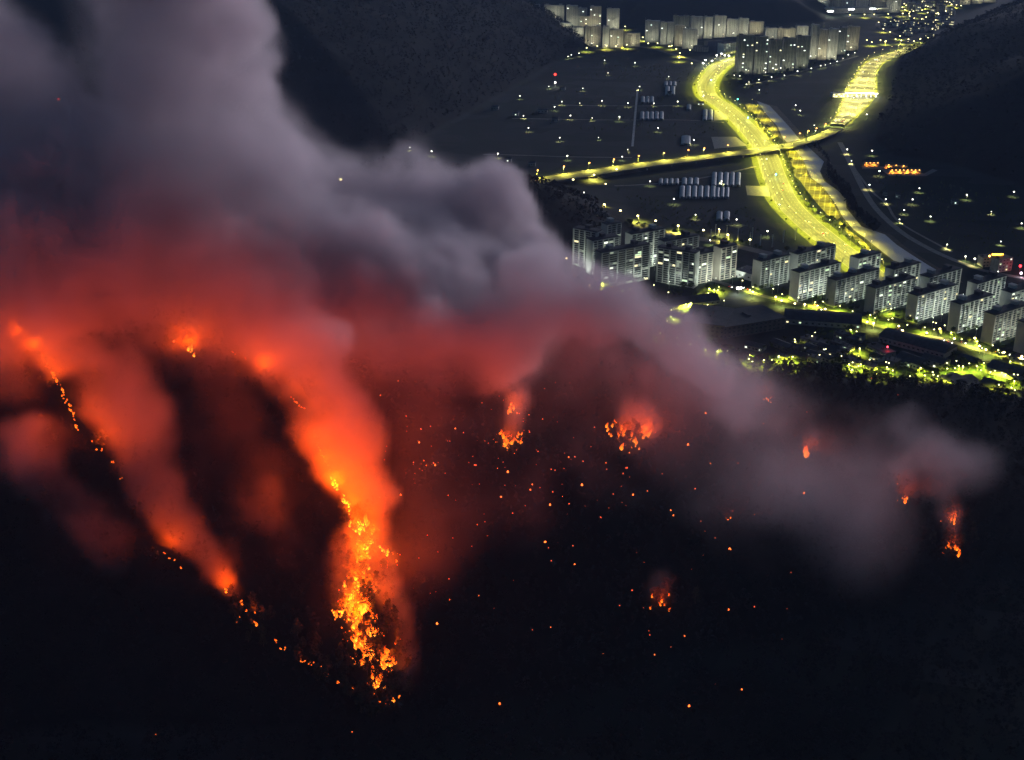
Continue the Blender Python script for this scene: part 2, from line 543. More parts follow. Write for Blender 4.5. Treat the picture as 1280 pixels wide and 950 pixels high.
for k in range(2, len(bxy) - 4, 3):
    p, n_ = bxy[k], bnr[k]
    ground = tz(*p)
    top = 5.3 - 2.2 * max(0, (k / (len(bxy) - 1) - .8) / .2)
    if top - ground < 1: continue
    b = MB()
    for s in (-9, 9):
        q = p + n_ * s
        b.tube([(*q, -1), (*q, top - .1)], 1.3, 8)
    b.tube([(*(p + n_ * -12), top - 1.0), (*(p + n_ * 12), top - 1.0)], 1.0, 6)
    b.build('pier', M_CONC, bridge)
ribbon('slip_road', gp([(672, 243), (697, 237), (728, 227), (762, 219.5), (800, 213)]), 15, .14, M_ASPHALT, 12, thick=.1)
EXP = gp([(1046, 158), (1056, 148), (1064, 137), (1072, 124), (1077, 112), (1081, 100), (1085, 88), (1094, 78), (1106, 72), (1124, 66), (1142, 60)])
def expw(t):
    return float(np.interp(t, [0, .1, .22, .34, .45, .55, .7, 1], [27, 32, 50, 60, 50, 40, 36, 34]))
ribbon('expressway_verge', EXP, lambda t: expw(t) + 10, .06, M_GRASS, 16)
ribbon('expressway', EXP, expw, lambda t: .16 + 4.2 * max(0, (.12 - t) / .12), M_DECK, 16, thick=.1)

# ================================================================== LAMPS
M_POLE = mat('lamp_pole_steel', (.33, .34, .33), .5, metal=.6)
def make_lamp(name, h, arm, head_r, hcol, hstr, lcol, power, cone, label, group, spot=True, aim=None):
    root = empty(name, (0, 0, -500), 0, label, 'street lamp', group)
    MB().tube([(0, 0, 0), (0, 0, h * .6), (0, 0, h)], [.16, .12, .09], 6).build('pole', M_POLE, root)
    hold = root
    if arm:
        hold = MB().tube([(0, 0, h - .3), (arm * .5, 0, h + .25), (arm, 0, h + .3)], [.08, .07, .06], 5).build('arm', M_POLE, root)
    hz = h + (.15 if arm else .3)
    MB().ball((arm, 0, hz), head_r, 8, 5, .7).build('lamp_head', emit(name + '_glow', hcol, hstr), hold, True)
    l = bpy.data.lights.new(name + '_light', 'SPOT' if spot else 'POINT')
    l.energy = power
    l.color = lcol
    l.shadow_soft_size = .5
    if spot:
        l.spot_size = R(cone); l.spot_blend = .5
    lo = link('lamp_light', l, root)
    lo.location = (arm, 0, hz - head_r * .75 - .3)
    if aim is not None:                              # a flood turned towards a facade (local +x)
        lo.location = (head_r + .3, 0, hz)
        lo.rotation_euler = (0, R(-90 - aim), 0)
    return proto(root)
_count = {}
EVERY = {}
def put_lamp(p, loc, rz=0, **kw):
    n = _count.get(p.name, 0)
    _count[p.name] = n + 1
    if n == 0:
        p.location = [float(v) for v in loc]; p.rotation_euler = (0, 0, rz)
        return p
    # every lamp glows; one light source serves a few neighbouring lamps
    return copy_tree(p, loc, rz, lights=(n % EVERY.get(p.name, 1) == 0), **kw)

YG = (1.0, .93, .11)
L_MAIN = make_lamp('street_lamp', 15, 2.6, .55, (1, .92, .42), 7, YG, 72000, 164, 'yellow-glowing lamp on a tall pole at the kerb of the wide main road', 'lamps along the main road')
L_BR = make_lamp('bridge_lamp', 12, 1.6, 1.35, (1, .40, .10), 7, (1, .90, .12), 100000, 164, 'orange-glowing lamp on the railing of the long bridge', 'lamps along the bridge')
L_EXP = make_lamp('expressway_lamp', 15, 2.2, .6, (1, .85, .4), 7, (1, .88, .22), 100000, 164, 'warm lamp on a pole beside the expressway near the toll plaza', 'lamps along the expressway')
L_FIELD = make_lamp('field_lamp', 7.5, .8, .95, (1, .95, .8), 9, (1, .92, .35), 14000, 122, 'small white lamp on a pole lighting a patch of a farm lane', 'lamps scattered along the farm lanes')
L_STREET = make_lamp('town_lamp', 8.5, 1.2, 1.15, (1, .72, .32), 11, (1, .86, .22), 50000, 156, 'warm lamp on the street in front of the apartment slabs', 'lamps along the apartment front street')
L_FARST = make_lamp('far_street_lamp', 10, 1.5, 1.6, (1, .85, .35), 8, (1, .85, .12), 150000, 156, 'yellow lamp on a far street below the distant towers', 'lamps along the far streets')
L_GARDEN = make_lamp('garden_lamp', 9, 0, .45, (.9, 1, .8), 5, (.90, 1, .86), 14500, 150, 'pale post lamp in the courtyard between apartment slabs', 'courtyard lamps between the apartment slabs', aim=20)
L_TOWN = make_lamp('alley_lamp', 6.5, .8, .65, (1, .9, .4), 8, (.93, 1, .06), 76000, 160, 'yellow-green lamp in an alley among the low houses', 'alley lamps among the low houses')
L_TERR = make_lamp('terrace_lamp', 14, .8, .45, (1, .9, .3), 6, (1, .90, .07), 50000, 150, 'yellow lamp on the riverside terrace', 'lamps on the riverside terrace')

EVERY.update({L_MAIN.name: 1, L_EXP.name: 1, L_FIELD.name: 1, L_STREET.name: 2, L_FARST.name: 2, L_TOWN.name: 2, L_TERR.name: 1, L_BR.name: 1, L_GARDEN.name: 1})
def along(pts, spacing, off, lamp, a=0.0, b=1.0, z=.1, jit=3, out=False):
    xy, tg, nr, u = polyline(pts, spacing)
    n = len(xy)
    for k in range(n):
        if not a <= k / max(1, n - 1) <= b: continue
        for s in ((-1, 1) if not out else (out,)):
            o = off(k / (n - 1)) if callable(off) else off
            p = xy[k] + nr[k] * s * o + tg[k] * random.uniform(-jit, jit)
            ang = math.atan2(-nr[k][1] * s, -nr[k][0] * s)
            put_lamp(lamp, (p[0], p[1], z(k / (n - 1)) if callable(z) else z), ang)
along(ROAD_A, 36, 20, L_MAIN, .03, 1)
along(EXP, 56, lambda t: expw(t) / 2 + 1.2, L_EXP, 0, 1)
along(EXP, 64, lambda t: expw(t) * .2, L_EXP, .12, .56)
_bx, _bt, _bn, _ = polyline(BR, 16)
for px, py in [(672, 213), (704, 209), (737, 204.5), (767, 200), (800, 196), (829, 192), (856, 188.6), (883, 185), (913, 181), (962, 176), (985, 172), (1006, 167), (1018, 163.5), (1030, 160), (1043, 155)]:
    p = G(px, py, 18)
    k = int(np.argmin(np.hypot(*(_bx - p[:2]).T)))
    w = (38 - 12 * k / (len(_bx) - 1)) / 2 + .35
    q = _bx[k] + _bn[k] * w
    zd = 6.5 - 2.2 * max(0, (k / (len(_bx) - 1) - .8) / .2)
    put_lamp(L_BR, (q[0], q[1], zd + .05), math.atan2(-_bn[k][1], -_bn[k][0]))
for px, py in [(690, 238.5), (716, 231), (742, 225), (770, 218)]:
    p = G(px, py); put_lamp(L_FARST, (p[0], p[1] - 8.5, 0), 1.57)
def heads(L, lamp, h, rz=None, **kw):
    for px, py in L:
        p = G(px, py, h)
        z = tz(p[0], p[1])
        if z > 1.5:                                  # on a slope: walk the sight line to the lamp height over the ground
            for yd in np.arange(p[1] * .55, p[1], 3):
                q = AT(px, py, yd)
                if q[2] - tz(q[0], q[1]) <= h:
                    p = q; z = tz(q[0], q[1]); break
        put_lamp(lamp, (p[0], p[1], z), random.uniform(0, 6.28) if rz is None else rz, scale=random.uniform(.6, 1.25) if lamp is L_FIELD else None, **kw)
heads([(702.7, 127), (725, 127), (753, 127), (784.5, 129), (728.6, 109.7), (693, 134), (713.6, 145), (740.6, 146.4), (774, 147), (622, 192.5), (709, 195),
       (777.7, 195.6), (785, 185), (641, 140), (799.5, 108.5), (817, 128.5), (846.6, 128), (654, 144), (686, 107), (512, 183), (540, 190), (755.6, 75), (794, 79),
       (812, 227), (920, 275), (710, 70), (714, 69), (724, 67), (1061, 106), (1084, 144), (1018, 155), (1019.5, 162), (994, 132), (1000, 139), (660, 160), (700, 172), (748, 170), (822, 160), (868, 176), (880, 120), (760, 90), (836, 95), (650, 120), (730, 240), (842, 250), (870, 268), (960, 290), (1100, 215), (1150, 235), (1240, 262), (1252, 300), (1140, 250), (949, 112), (902, 226), (888, 300)], L_FIELD, 7.6)
heads([(1087.4, 231.6), (1107, 249), (1124.7, 273), (1163, 270), (1209, 244), (1183.4, 304.7), (1207.4, 319.7), (1268, 240), (1278, 279), (1219.4, 325), (1059, 187.5), (1064, 199.7), (1090.6, 189.4), (1247.7, 337), (1130, 262)], L_FIELD, 7.6)
heads([(940, 365), (970, 371.5), (976, 376), (994, 379), (1005.5, 380), (1030.5, 386), (1061, 393.5), (1084, 402), (1092.5, 403.5), (1123, 408), (1127, 413), (1157, 416), (1175, 411.5),
       (1191.5, 423), (1220, 423), (1226, 432.5), (1231, 437), (1254, 440), (1277, 446), (709, 324), (738, 357), (740, 361), (684, 320), (757.5, 230.5), (899, 286.5)], L_STREET, 8.6)
along(STREET, 36, 9.4, L_FARST, .05, .95, out=1)
heads([(478, 204), (463, 213), (440, 220), (424, 225)], L_FARST, 10.2)
heads([(733.5, 60), (746, 57.5), (758, 57), (770, 58), (783, 56), (795.5, 47), (803, 46.5), (810, 54), (822, 54), (836, 58), (839, 57), (846, 61), (850, 66), (862, 62.5), (848, 72), (865, 79), (782, 33)], L_FARST, 10.2)
heads([(1083, 50), (1089, 52.5), (1101, 50), (1107, 51), (1119, 49), (1126, 50.5), (1135, 49), (1150, 48.5), (1161, 47), (1143, 51.5), (1063, 18.5), (1080, 18), (1093, 18), (1110, 17.5), (1137, 17), (1151, 19), (1098, 28), (1104, 36), (1112, 40), (1125, 45),
       (1166, 36), (1170, 25), (1182, 13), (1196, 6), (1202, 7), (1187, 3), (1184, 2), (1152, 12.5), (1160, 8), (1143, 8), (1131, 12), (1173, 16)], L_FARST, 10.2)
heads([(933, 105), (936, 101), (948.5, 99), (965, 97), (981, 94), (997, 90), (1014.5, 86), (1026, 82), (1032, 80.5), (1038, 78), (1046, 77), (1054, 72), (1060, 69), (1068, 66), (918, 93), (925, 94.5), (957, 90), (976, 86), (985, 83.5), (1003, 80)], L_FIELD, 7.6)
# the riverside terrace
for px, py in [(940, 133), (947, 140), (955, 150), (963, 161), (968, 171), (990, 190), (997, 198), (1000, 208), (1004, 218), (1012, 226), (1020, 236), (1028, 246), (1036, 256), (1042, 266), (1054, 280), (1066, 292), (1080, 305), (1089, 314)]:
    p = G(px, py)
    put_lamp(L_TERR, p, random.uniform(0, 6.28))

# ================================================================== TREES
def crown_np(kind, n, seed):
    """leaf-sized faces gathered in clumps; returns vertices and triangles/quads of a unit tree (height 1)"""
    r = np.random.default_rng(seed)
    V, F = [], []
    if kind == 'pine':
        cl = []
        for k in range(max(5, n // 16)):
            t = r.uniform(.28, 1.0)
            rad = (1.0 - t) * .30 + .05
            a = r.uniform(0, 6.283)
            rr = rad * r.uniform(.3, 1.0)
            cl.append((rr * math.cos(a), rr * math.sin(a), t, .05 + .09 * (1 - t) + .02))
    else:
        cl = []
        for k in range(max(5, n // 16)):
            d = r.normal(size=3); d /= np.linalg.norm(d)
            rr = r.uniform(.35, 1.0) ** .6
            cl.append((d[0] * rr * .34, d[1] * rr * .34, .64 + d[2] * rr * .27, r.uniform(.09, .15)))
    for k in range(n):
        c = cl[k % len(cl)]
        d = r.normal(size=3) * c[3] * .62
        d[2] *= .75
        p = np.array(c[:3]) + d
        s = r.uniform(.035, .07) * (1.5 if n < 60 else 1)
        u = r.normal(size=3); u /= np.linalg.norm(u)
        w = np.cross(u, r.normal(size=3)); w /= np.linalg.norm(w)
        V += [p + u * s, p - u * s * .6 + w * s, p - u * s * .6 - w * s]
        F.append((3 * k, 3 * k + 1, 3 * k + 2))
    return np.array(V), np.array(F)
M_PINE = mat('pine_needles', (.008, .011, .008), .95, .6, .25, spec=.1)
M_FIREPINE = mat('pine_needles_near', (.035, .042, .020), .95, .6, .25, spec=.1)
M_LEAF = mat('leaves', (.085, .115, .020), .9, .5, .5, spec=.15)
M_BARK = mat('bark', (.05, .038, .028), .95, .3, 2)
def make_tree(name, kind, h, n, seed, m, label, cat, group):
    root = empty(name, (0, 0, -500), 0, label, cat, group)
    r = random.Random(seed)
    b = MB()
    lean = (r.uniform(-.03, .03) * h, r.uniform(-.03, .03) * h)
    top = .93 if kind == 'pine' else .62
    b.tube([(0, 0, -.4), (lean[0] * .4, lean[1] * .4, h * top * .5), (lean[0], lean[1], h * top)], [h * .022, h * .015, h * .004], 6)
    for k in range(6):
        a = r.uniform(0, 6.28); t = r.uniform(.35, .85) * top
        L = h * (.16 if kind == 'pine' else .24)
        b.tube([(lean[0] * t, lean[1] * t, h * t), (math.cos(a) * L + lean[0] * t, math.sin(a) * L + lean[1] * t, h * (t + (.03 if kind == 'pine' else .14)))], [h * .007, h * .002], 4)
    b.build('trunk', M_BARK, root)
    V, F = crown_np(kind, n, seed)
    link('crown', np_mesh('crown', V * h, F, m), root)
    return proto(root)
# pines of the burning hill that stand out singly
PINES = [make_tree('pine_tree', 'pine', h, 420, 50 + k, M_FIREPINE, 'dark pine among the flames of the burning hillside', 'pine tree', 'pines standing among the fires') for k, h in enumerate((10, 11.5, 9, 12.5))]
_pn = 0
def put_pine(loc, s=1.0, label=None, group=None):
    global _pn
    p = PINES[_pn % 4]
    first = _pn < 4
    _pn += 1
    if first:
        p.location = [float(v) for v in loc]; p.rotation_euler = (0, 0, random.uniform(0, 6.28)); p.scale = (s,) * 3
        if label: p['label'] = label; p['group'] = group
        return
    copy_tree(p, loc, random.uniform(0, 6.28), label, group, s * random.uniform(.85, 1.15))
FIRE_PINES = []
def scatter_px(region, n, seed):
    r = random.Random(seed)
    xs = [p[0] for p in region]; ys = [p[1] for p in region]
    out = []
    while len(out) < n:
        x, y = r.uniform(min(xs), max(xs)), r.uniform(min(ys), max(ys))
        if poly_in(region, np.array([x]), np.array([y]))[0] > 0:
            out.append((x, y))
    return out
for px, py in scatter_px([(428, 640), (452, 630), (492, 700), (500, 800), (520, 870), (470, 890), (432, 830), (420, 740)], 92, 3):
    put_pine(HIT(px, py + 6))
for px, py in scatter_px([(285, 745), (300, 740), (380, 800), (440, 830), (470, 900), (380, 850), (300, 800)], 34, 4):
    put_pine(HIT(px, py + 4))
for cx_, cy_, n in [(780, 548, 12), (1190, 682, 9), (1188, 655, 5), (636, 556, 5), (829, 758, 3), (1128, 622, 4), (1005, 570, 3), (240, 440, 4)]:
    for k in range(n):
        put_pine(HIT(cx_ + random.gauss(0, 16), cy_ + random.uniform(-4, 14)))
CREST = [(960, 462), (1000, 466), (1040, 470), (1080, 474), (1120, 480), (1160, 487), (1200, 494), (1240, 500), (1290, 508)]
for k in range(70):
    px = 950 + 340 * k / 69 + random.uniform(-3, 3)
    x = np.interp(px, [-500, 1750], [0, 1]) and (px - 640) / FPX * (YC * CP + 460 * SP)
    y = YC + random.uniform(-14, 8)
    put_pine((x, y, tz(x, y)), random.uniform(.7, 1.05), 'dark pine on the forest edge above the low houses of the town', 'pines along the forest edge above the town')

# the rest of the wood: uncountable, one object
def forest(name, xs, ys, hs, nleaf, seeds, m):
    Vs, Fs, o = [], [], 0
    protos = [crown_np('pine', nleaf, s) for s in seeds]
    zs = terrain(xs, ys)
    r = np.random.default_rng(9)
    for k, (V, F) in enumerate(protos):
        sel = np.arange(k, len(xs), len(protos))
        a = r.uniform(0, 6.283, len(sel)); h = hs[sel]
        ca, sa = np.cos(a), np.sin(a)
        wid = r.uniform(1.0, 1.6, len(sel))
        X = (V[None, :, 0] * ca[:, None] - V[None, :, 1] * sa[:, None]) * (h * wid)[:, None] + xs[sel][:, None]
        Y = (V[None, :, 0] * sa[:, None] + V[None, :, 1] * ca[:, None]) * (h * wid)[:, None] + ys[sel][:, None]
        Z = V[None, :, 2] * h[:, None] + zs[sel][:, None]
        Vs.append(np.stack([X, Y, Z], -1).reshape(-1, 3))
        Fs.append((F[None] + (np.arange(len(sel)) * len(V))[:, None, None]).reshape(-1, 3) + o)
        o += len(sel) * len(V)
    ob = link(name, np_mesh(name, np.concatenate(Vs), np.concatenate(Fs), m))
    return ob
_n = 13500
fx = rng.uniform(-640, 640, _n * 2); fy = rng.uniform(540, 1180, _n * 2)
zc_ = np.interp(fx, _cx, _cz); w_ = np.interp(fx, _cx, _cw)
dep_ = fy * CP + 400 * SP
inside = (np.abs(fx) < dep_ * .42 + 20) & (fy < YC + np.minimum(w_ * .55, 90))
fx, fy = fx[inside][:_n], fy[inside][:_n]
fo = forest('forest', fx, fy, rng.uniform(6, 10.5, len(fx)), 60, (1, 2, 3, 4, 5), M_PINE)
tag(fo, 'dark unlit pine forest covering the burning hillside', 'forest', kind='stuff')
sxp = rng.uniform(_sx[1], _sx[-2], 1600); syp = rng.normal(1720, 95, 1600)
keep = np.interp(sxp, _sx, _sz) * np.exp(-((syp - 1720) / 130) ** 2) > 6
fo = forest('forest', sxp[keep], syp[keep], rng.uniform(8, 13, keep.sum()), 40, (6, 7, 8), M_PINE)
tag(fo, 'dark wooded spur behind the smoke beside the apartment slabs', 'forest', kind='stuff')
fpx, fpy = rng.uniform(1085, 1300, 5200), rng.uniform(-5, 235, 5200)
P = []
HG = [(g, s, t) for g, s, t in HILLS]
gx = rng.uniform(500, 1900, 9000); gy = rng.uniform(1850, 4200, 9000)
kin = (poly_in(HILLS[1][0], gx, gy) > 4) & (np.abs(gx) < (gy * CP + 450 * SP) * .43)
fo = forest('forest', gx[kin], gy[kin], rng.uniform(9, 16, kin.sum()), 26, (9, 10, 11), M_PINE)
tag(fo, 'dark wooded mountain on the right above the expressway', 'forest', kind='stuff')
gx = rng.uniform(-900, 200, 9000); gy = rng.uniform(2200, 4000, 9000)
kin = (poly_in(HILLS[0][0], gx, gy) > 4) & (np.abs(gx) < (gy * CP + 450 * SP) * .43)
fo = forest('forest', gx[kin], gy[kin], rng.uniform(9, 16, kin.sum()), 22, (12, 13), M_PINE)
tag(fo, 'dark wooded mountain slope beyond the smoke at upper left', 'forest', kind='stuff')

# ================================================================== APARTMENT SLABS OF THE NEAR TOWN
M_WALL = mat('slab_wall', (.50, .52, .48), .85, .14, .12)
M_WALL2 = mat('slab_wall_warm', (.50, .47, .40), .85, .14, .12)
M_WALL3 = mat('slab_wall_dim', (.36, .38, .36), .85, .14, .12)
M_ROOF = mat('roof_tar', (.055, .058, .062), .9, .3, .3)
M_GLASS = mat('window_glass', (.035, .042, .042), .35, .3, .4, spec=.4)
M_WLIT = [emit('lit_window_white', (.92, 1, .80), 1.9), emit('lit_window_green', (.75, 1, .62), 1.2), emit('lit_window_warm', (1, .85, .45), 1.7), emit('lit_window_dim', (.85, 1, .75), .38)]
FLOOR = 2.8
_wm = {}
def window_mesh(w, h, m):                              # a sash window: glass with a raised frame and a mullion, facing -y
    key = (round(w, 1), h, m.name)
    if key not in _wm:
        b = MB()
        b.box(-w / 2, w / 2, -.08, .0, 0, h)
        b.box(-.05, .05, -.13, -.08, 0, h)
        b.box(-w / 2, w / 2, -.12, -.08, h * .52, h * .52 + .07)
        _wm[key] = b.mesh('window', m)
    return _wm[key]
def slab(px, py, top_py, length, theta, label, wallm=M_WALL, bays=None, lit=.045, extra=(), depth=12.5, lamps=2, group='apartment slabs of the near town'):
    N = G(px, py)
    # height so that the roof corner falls on the photo's sight line
    d = DEP(N)
    H = 30.0
    for _ in range(30):
        H += (PIX((N[0], N[1], H))[1] - top_py) * .8 * d / FPX
    nf = max(6, int(round((H - 1.5) / FLOOR)))
    fl = (H - 1.6) / nf
    th = R(theta)
    root = empty('apartment_block', N, th, label, 'apartment block', group)
    Lm = length
    w = MB()
    w.box(0, Lm, 0, depth, -1, H)
    nb = min(bays or max(2, int(round(Lm / 8.2))), 100 // nf)
    bw = Lm / nb
    # fins between the flats and stair bays standing proud of the wall
    for k in range(nb + 1):
        x = min(max(k * bw, .4), Lm - .4)
        fw = .4 if k % 2 else .85
        x = min(max(x, fw), Lm - fw)
        w.box(x - fw, x + fw, -1.15 - (0 if k % 2 else .35), -.004, -.99, H - .3)
    for f in range(nf + 1):                              # balcony slabs
        z = .5 + f * fl
        for k in range(nb):
            if k % 2 == 0 or f % 1 == 0:
                w.box(k * bw + .87, (k + 1) * bw - .87, -.9, -.006, z - .20, z + .22)
    w.build('wall', wallm, root)
    r = MB()
    r.box(-.5, Lm + .5, -1.4, depth + .5, H + .004, H + .55)
    r.box(.6, Lm - .6, .4, depth - .8, H + .554, H + 1.1)
    ro = r.build('roof', M_ROOF, root)
    for k in range(max(1, nb // 3)):
        cx = Lm * (k + .5) / max(1, nb // 3)
        b = MB()
        b.box(cx - 3, cx + 3, depth * .35, depth - .2, H + 1.104, H + 4.6)
        b.box(cx - 3.3, cx + 3.3, depth * .35 - .3, depth + .1, H + 4.604, H + 5.0)
        b.build('stair_tower', M_ROOF if random.random() < .6 else wallm, ro)
    ww = bw - 1.8
    cells = [(k, f) for f in range(nf) for k in range(nb)]
    if len(cells) > 100:
        cells = [c for c in cells if c[1] >= nf - 100 // nb]
    for k, f in cells:
        rr = random.random()
        m = M_GLASS
        if rr < lit: m = random.choice(M_WLIT[:3])
        elif rr < lit * 2.2: m = M_WLIT[3]
        full = random.random() < .55 if m is not M_GLASS else True
        wo = link('window', window_mesh(ww if full else ww * .5, fl - .75, m), root)
        wo.location = ((k + .5) * bw - (0 if full else ww * .25 * random.choice((-1, 1))), -.1, .5 + f * fl + .36)
    # two small windows high on the gable, bare otherwise
    # courtyard lamps in front of the long side
    fn = np.array((math.sin(th), -math.cos(th))); u = np.array((math.cos(th), math.sin(th)))
    for k in range(lamps):
        p = N[:2] + u * Lm * (k + .5) / lamps + fn * random.uniform(15, 20)
        put_lamp(L_GARDEN, (*p, 0), th + R(90))
    return root
S = slab
S(716, 337, 285, 34, -34, 'tall pale apartment block at the left end of the town, touching the smoke', M_WALL, extra=())
S(757, 330, 281, 22, 30, 'narrow apartment block peeking over the leftmost block of the town', M_WALL3, lamps=1)
S(739, 347, 301, 40, 30, 'apartment block with its roof just below the leftmost tall block', M_WALL)
S(787, 338, 293, 52, 30, 'tall pale-lit apartment block rising behind the smoke-veiled block', M_WALL, lamps=3)
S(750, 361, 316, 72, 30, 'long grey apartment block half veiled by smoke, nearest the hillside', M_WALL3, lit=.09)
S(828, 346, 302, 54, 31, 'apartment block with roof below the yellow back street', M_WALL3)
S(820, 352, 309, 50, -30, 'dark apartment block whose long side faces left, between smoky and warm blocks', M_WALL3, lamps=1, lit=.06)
S(868, 356, 319, 27, 33, 'short warm-beige apartment block left of its taller twin', M_WALL2, lit=.05)
S(898, 351, 310, 27, 33, 'short apartment block with blank gable beside the white gym wall', M_WALL2, lit=.06)
S(948, 362, 327, 49, 35, 'apartment block right of the white gym wall, with brown left gable', M_WALL3)
S(993, 353, 318, 68, 35, 'apartment block in front of the wide main road, seen above a bright block', M_WALL3, lit=.05)
S(995.4, 377, 341, 70, 35, 'brightest apartment block, pale facade with green-lit gable', M_WALL, lamps=4)
S(1069, 356, 323, 41, 35, 'apartment block with two stair towers at the foot of the main road', M_WALL, lit=.07)
S(1041, 384, 350.5, 75, 35, 'apartment block with beige gable right of the brightest block', M_WALL3, lit=.06)
S(1113, 371, 337, 48, 35, 'apartment block nearest the river, with pale gable', M_WALL3, lit=.07)
S(1090, 393, 360.5, 70, 35, 'long apartment block with green-lit ground floor, third along the front street', M_WALL3, lit=.07)
S(1156, 381, 347, 60, 35, 'dim apartment block behind the row, in line with the river road bend', M_WALL3)
S(1142, 403, 370, 70, 35, 'bright white-lit apartment block with pale gable in the front row', M_WALL, lamps=4, lit=.05)
S(1216, 389, 355, 54, 35, 'apartment block below the yellow-lit river road, with white gable', M_WALL)
S(1195, 417, 380.5, 57, 35, 'grey apartment block right of the bright white-lit block, in the front row', M_WALL, lit=.03, lamps=3)
S(1258, 400, 366, 60, 35, 'apartment block with bright white gable near the right edge', M_WALL)
S(1237.5, 431, 394, 62, 35, 'front-row beige apartment block nearest the camera', M_WALL2, lit=.05)
S(1279, 443, 405, 40, 35, 'apartment block cut off at the lower right of the row', M_WALL2, lamps=1)
S(1306, 412, 379, 50, 35, 'apartment block beyond the right edge behind the front row', M_WALL2, lamps=1)

# ================================================================== FAR TOWERS
def tower_material(name, wall, glass, fh=2.9, bay=3.6):
    m = bpy.data.materials.new(name)
    m.use_nodes = True
    nt = m.node_tree; L = nt.links.new
    b = nt.nodes['Principled BSDF']; b.inputs['Roughness'].default_value = .7
    tc = nt.nodes.new('ShaderNodeTexCoord')
    xyz = nt.nodes.new('ShaderNodeSeparateXYZ'); L(tc.outputs['Object'], xyz.inputs[0])
    def M(op, a, bv=None, c=None):
        n = nt.nodes.new('ShaderNodeMath'); n.operation = op
        for i, v in enumerate((a, bv, c)):
            if v is None: continue
            if isinstance(v, (int, float)): n.inputs[i].default_value = v
            else: L(v, n.inputs[i])
        return n.outputs[0]
    fz = M('FRACT', M('DIVIDE', xyz.outputs[2], fh))
    fx_ = M('FRACT', M('DIVIDE', M('ADD', xyz.outputs[0], xyz.outputs[1]), bay))
    win = M('MULTIPLY', M('GREATER_THAN', fz, .42), M('GREATER_THAN', fx_, .38))
    mx = nt.nodes.new('ShaderNodeMix'); mx.data_type = 'RGBA'
    L(win, mx.inputs['Factor'])
    mx.inputs['A'].default_value = (*wall, 1); mx.inputs['B'].default_value = (*glass, 1)
    L(mx.outputs['Result'], b.inputs['Base Color'])
    return m
MT = {'grey': tower_material('tower_wall_grey', (.40, .41, .39), (.07, .08, .08)),
      'pale': tower_material('tower_wall_pale', (.55, .55, .50), (.10, .11, .10)),
      'warm': tower_material('tower_wall_warm', (.46, .42, .33), (.08, .08, .06)),
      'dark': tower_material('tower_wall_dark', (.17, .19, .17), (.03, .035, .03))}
_tl = 0
def tower(x0, x1, yt, yb, kind, label, lit=3, lamp=True, theta=None, depth=14, group='far apartment towers'):
    N = G(x0, yb)
    E = G(x1, yb)
    W = E[0] - N[0]
    d = DEP(N)
    H = 60.0
    for _ in range(40):
        H += (PIX((N[0], N[1], H))[1] - yt) * .7 * d / FPX
    th = R(random.uniform(-10, 14)) if theta is None else R(theta)
    root = empty('apartment_tower', N, th, label, 'apartment tower', group)
    b = MB()
    n = max(2, int(round(W / 17)))
    s = W / n
    for k in range(n):                                    # stepped plan: flats alternately forward and back
        o = (0, 2.6, .9)[k % 3]
        g = random.uniform(-2.8, 0) if n > 2 else 0
        b.box(k * s + .01, (k + 1) * s - .01, -o, depth - o * .5, -2, H + g)
        b.box((k + .5) * s - .8, (k + .5) * s + .8, -o - .9, -o - .004, -2, H + g - 3)
    b.build('wall', MT[kind], root)
    r = MB()
    for k in range(n):
        cx = (k + .5) * s
        if k % 2 == 0: r.box(cx - s * .3, cx + s * .2, depth * .3, depth * .75, H - 2.9, H + 2.2)
    r.box(.2, .5, depth * .5, depth * .5 + .3, H - 2.9, H + 7)
    r.build('roof', M_ROOF if kind == 'dark' else M_WALL3, root)
    global _tl
    _tl += 1
    if lamp:
        fn = np.array((math.sin(th), -math.cos(th))); u = np.array((math.cos(th), math.sin(th)))
        p = N[:2] + u * W * random.uniform(.35, .65) + fn * 26
        put_lamp(L_TOWER_FILL, (*p, tz(*p)), th + R(90))
    for k in range(lit):
        j = random.randrange(n)
        o = (0, 2.6, .9)[j % 3]
        wo = link('window', window_mesh(3.4, 2.0, M_FARLIT[k % len(M_FARLIT)]), root)
        wo.location = ((j + random.choice((.2, .8))) * s, -o - .02, random.randint(2, max(3, int(H / 2.9) - 3)) * 2.9 + .7)
    return root
L_TOWER_FILL = make_lamp('tower_fill_lamp', 12, 0, .7, (1, .95, .7), 4, (1, .96, .66), 21000, 140, 'added fill lamp in front of a far apartment tower', 'added fill lamps of the far towers', aim=35)  # added lamp, one before each far tower, to brighten its facade
M_FARLIT = [emit('far_window_white', (.95, 1, .9), 3.2), emit('far_window_cool', (.8, 1, .85), 2), emit('far_window_warm', (1, .9, .5), 2.6)]
T = tower
fl_ = 'at the foot of the mountain, upper left of the far city'
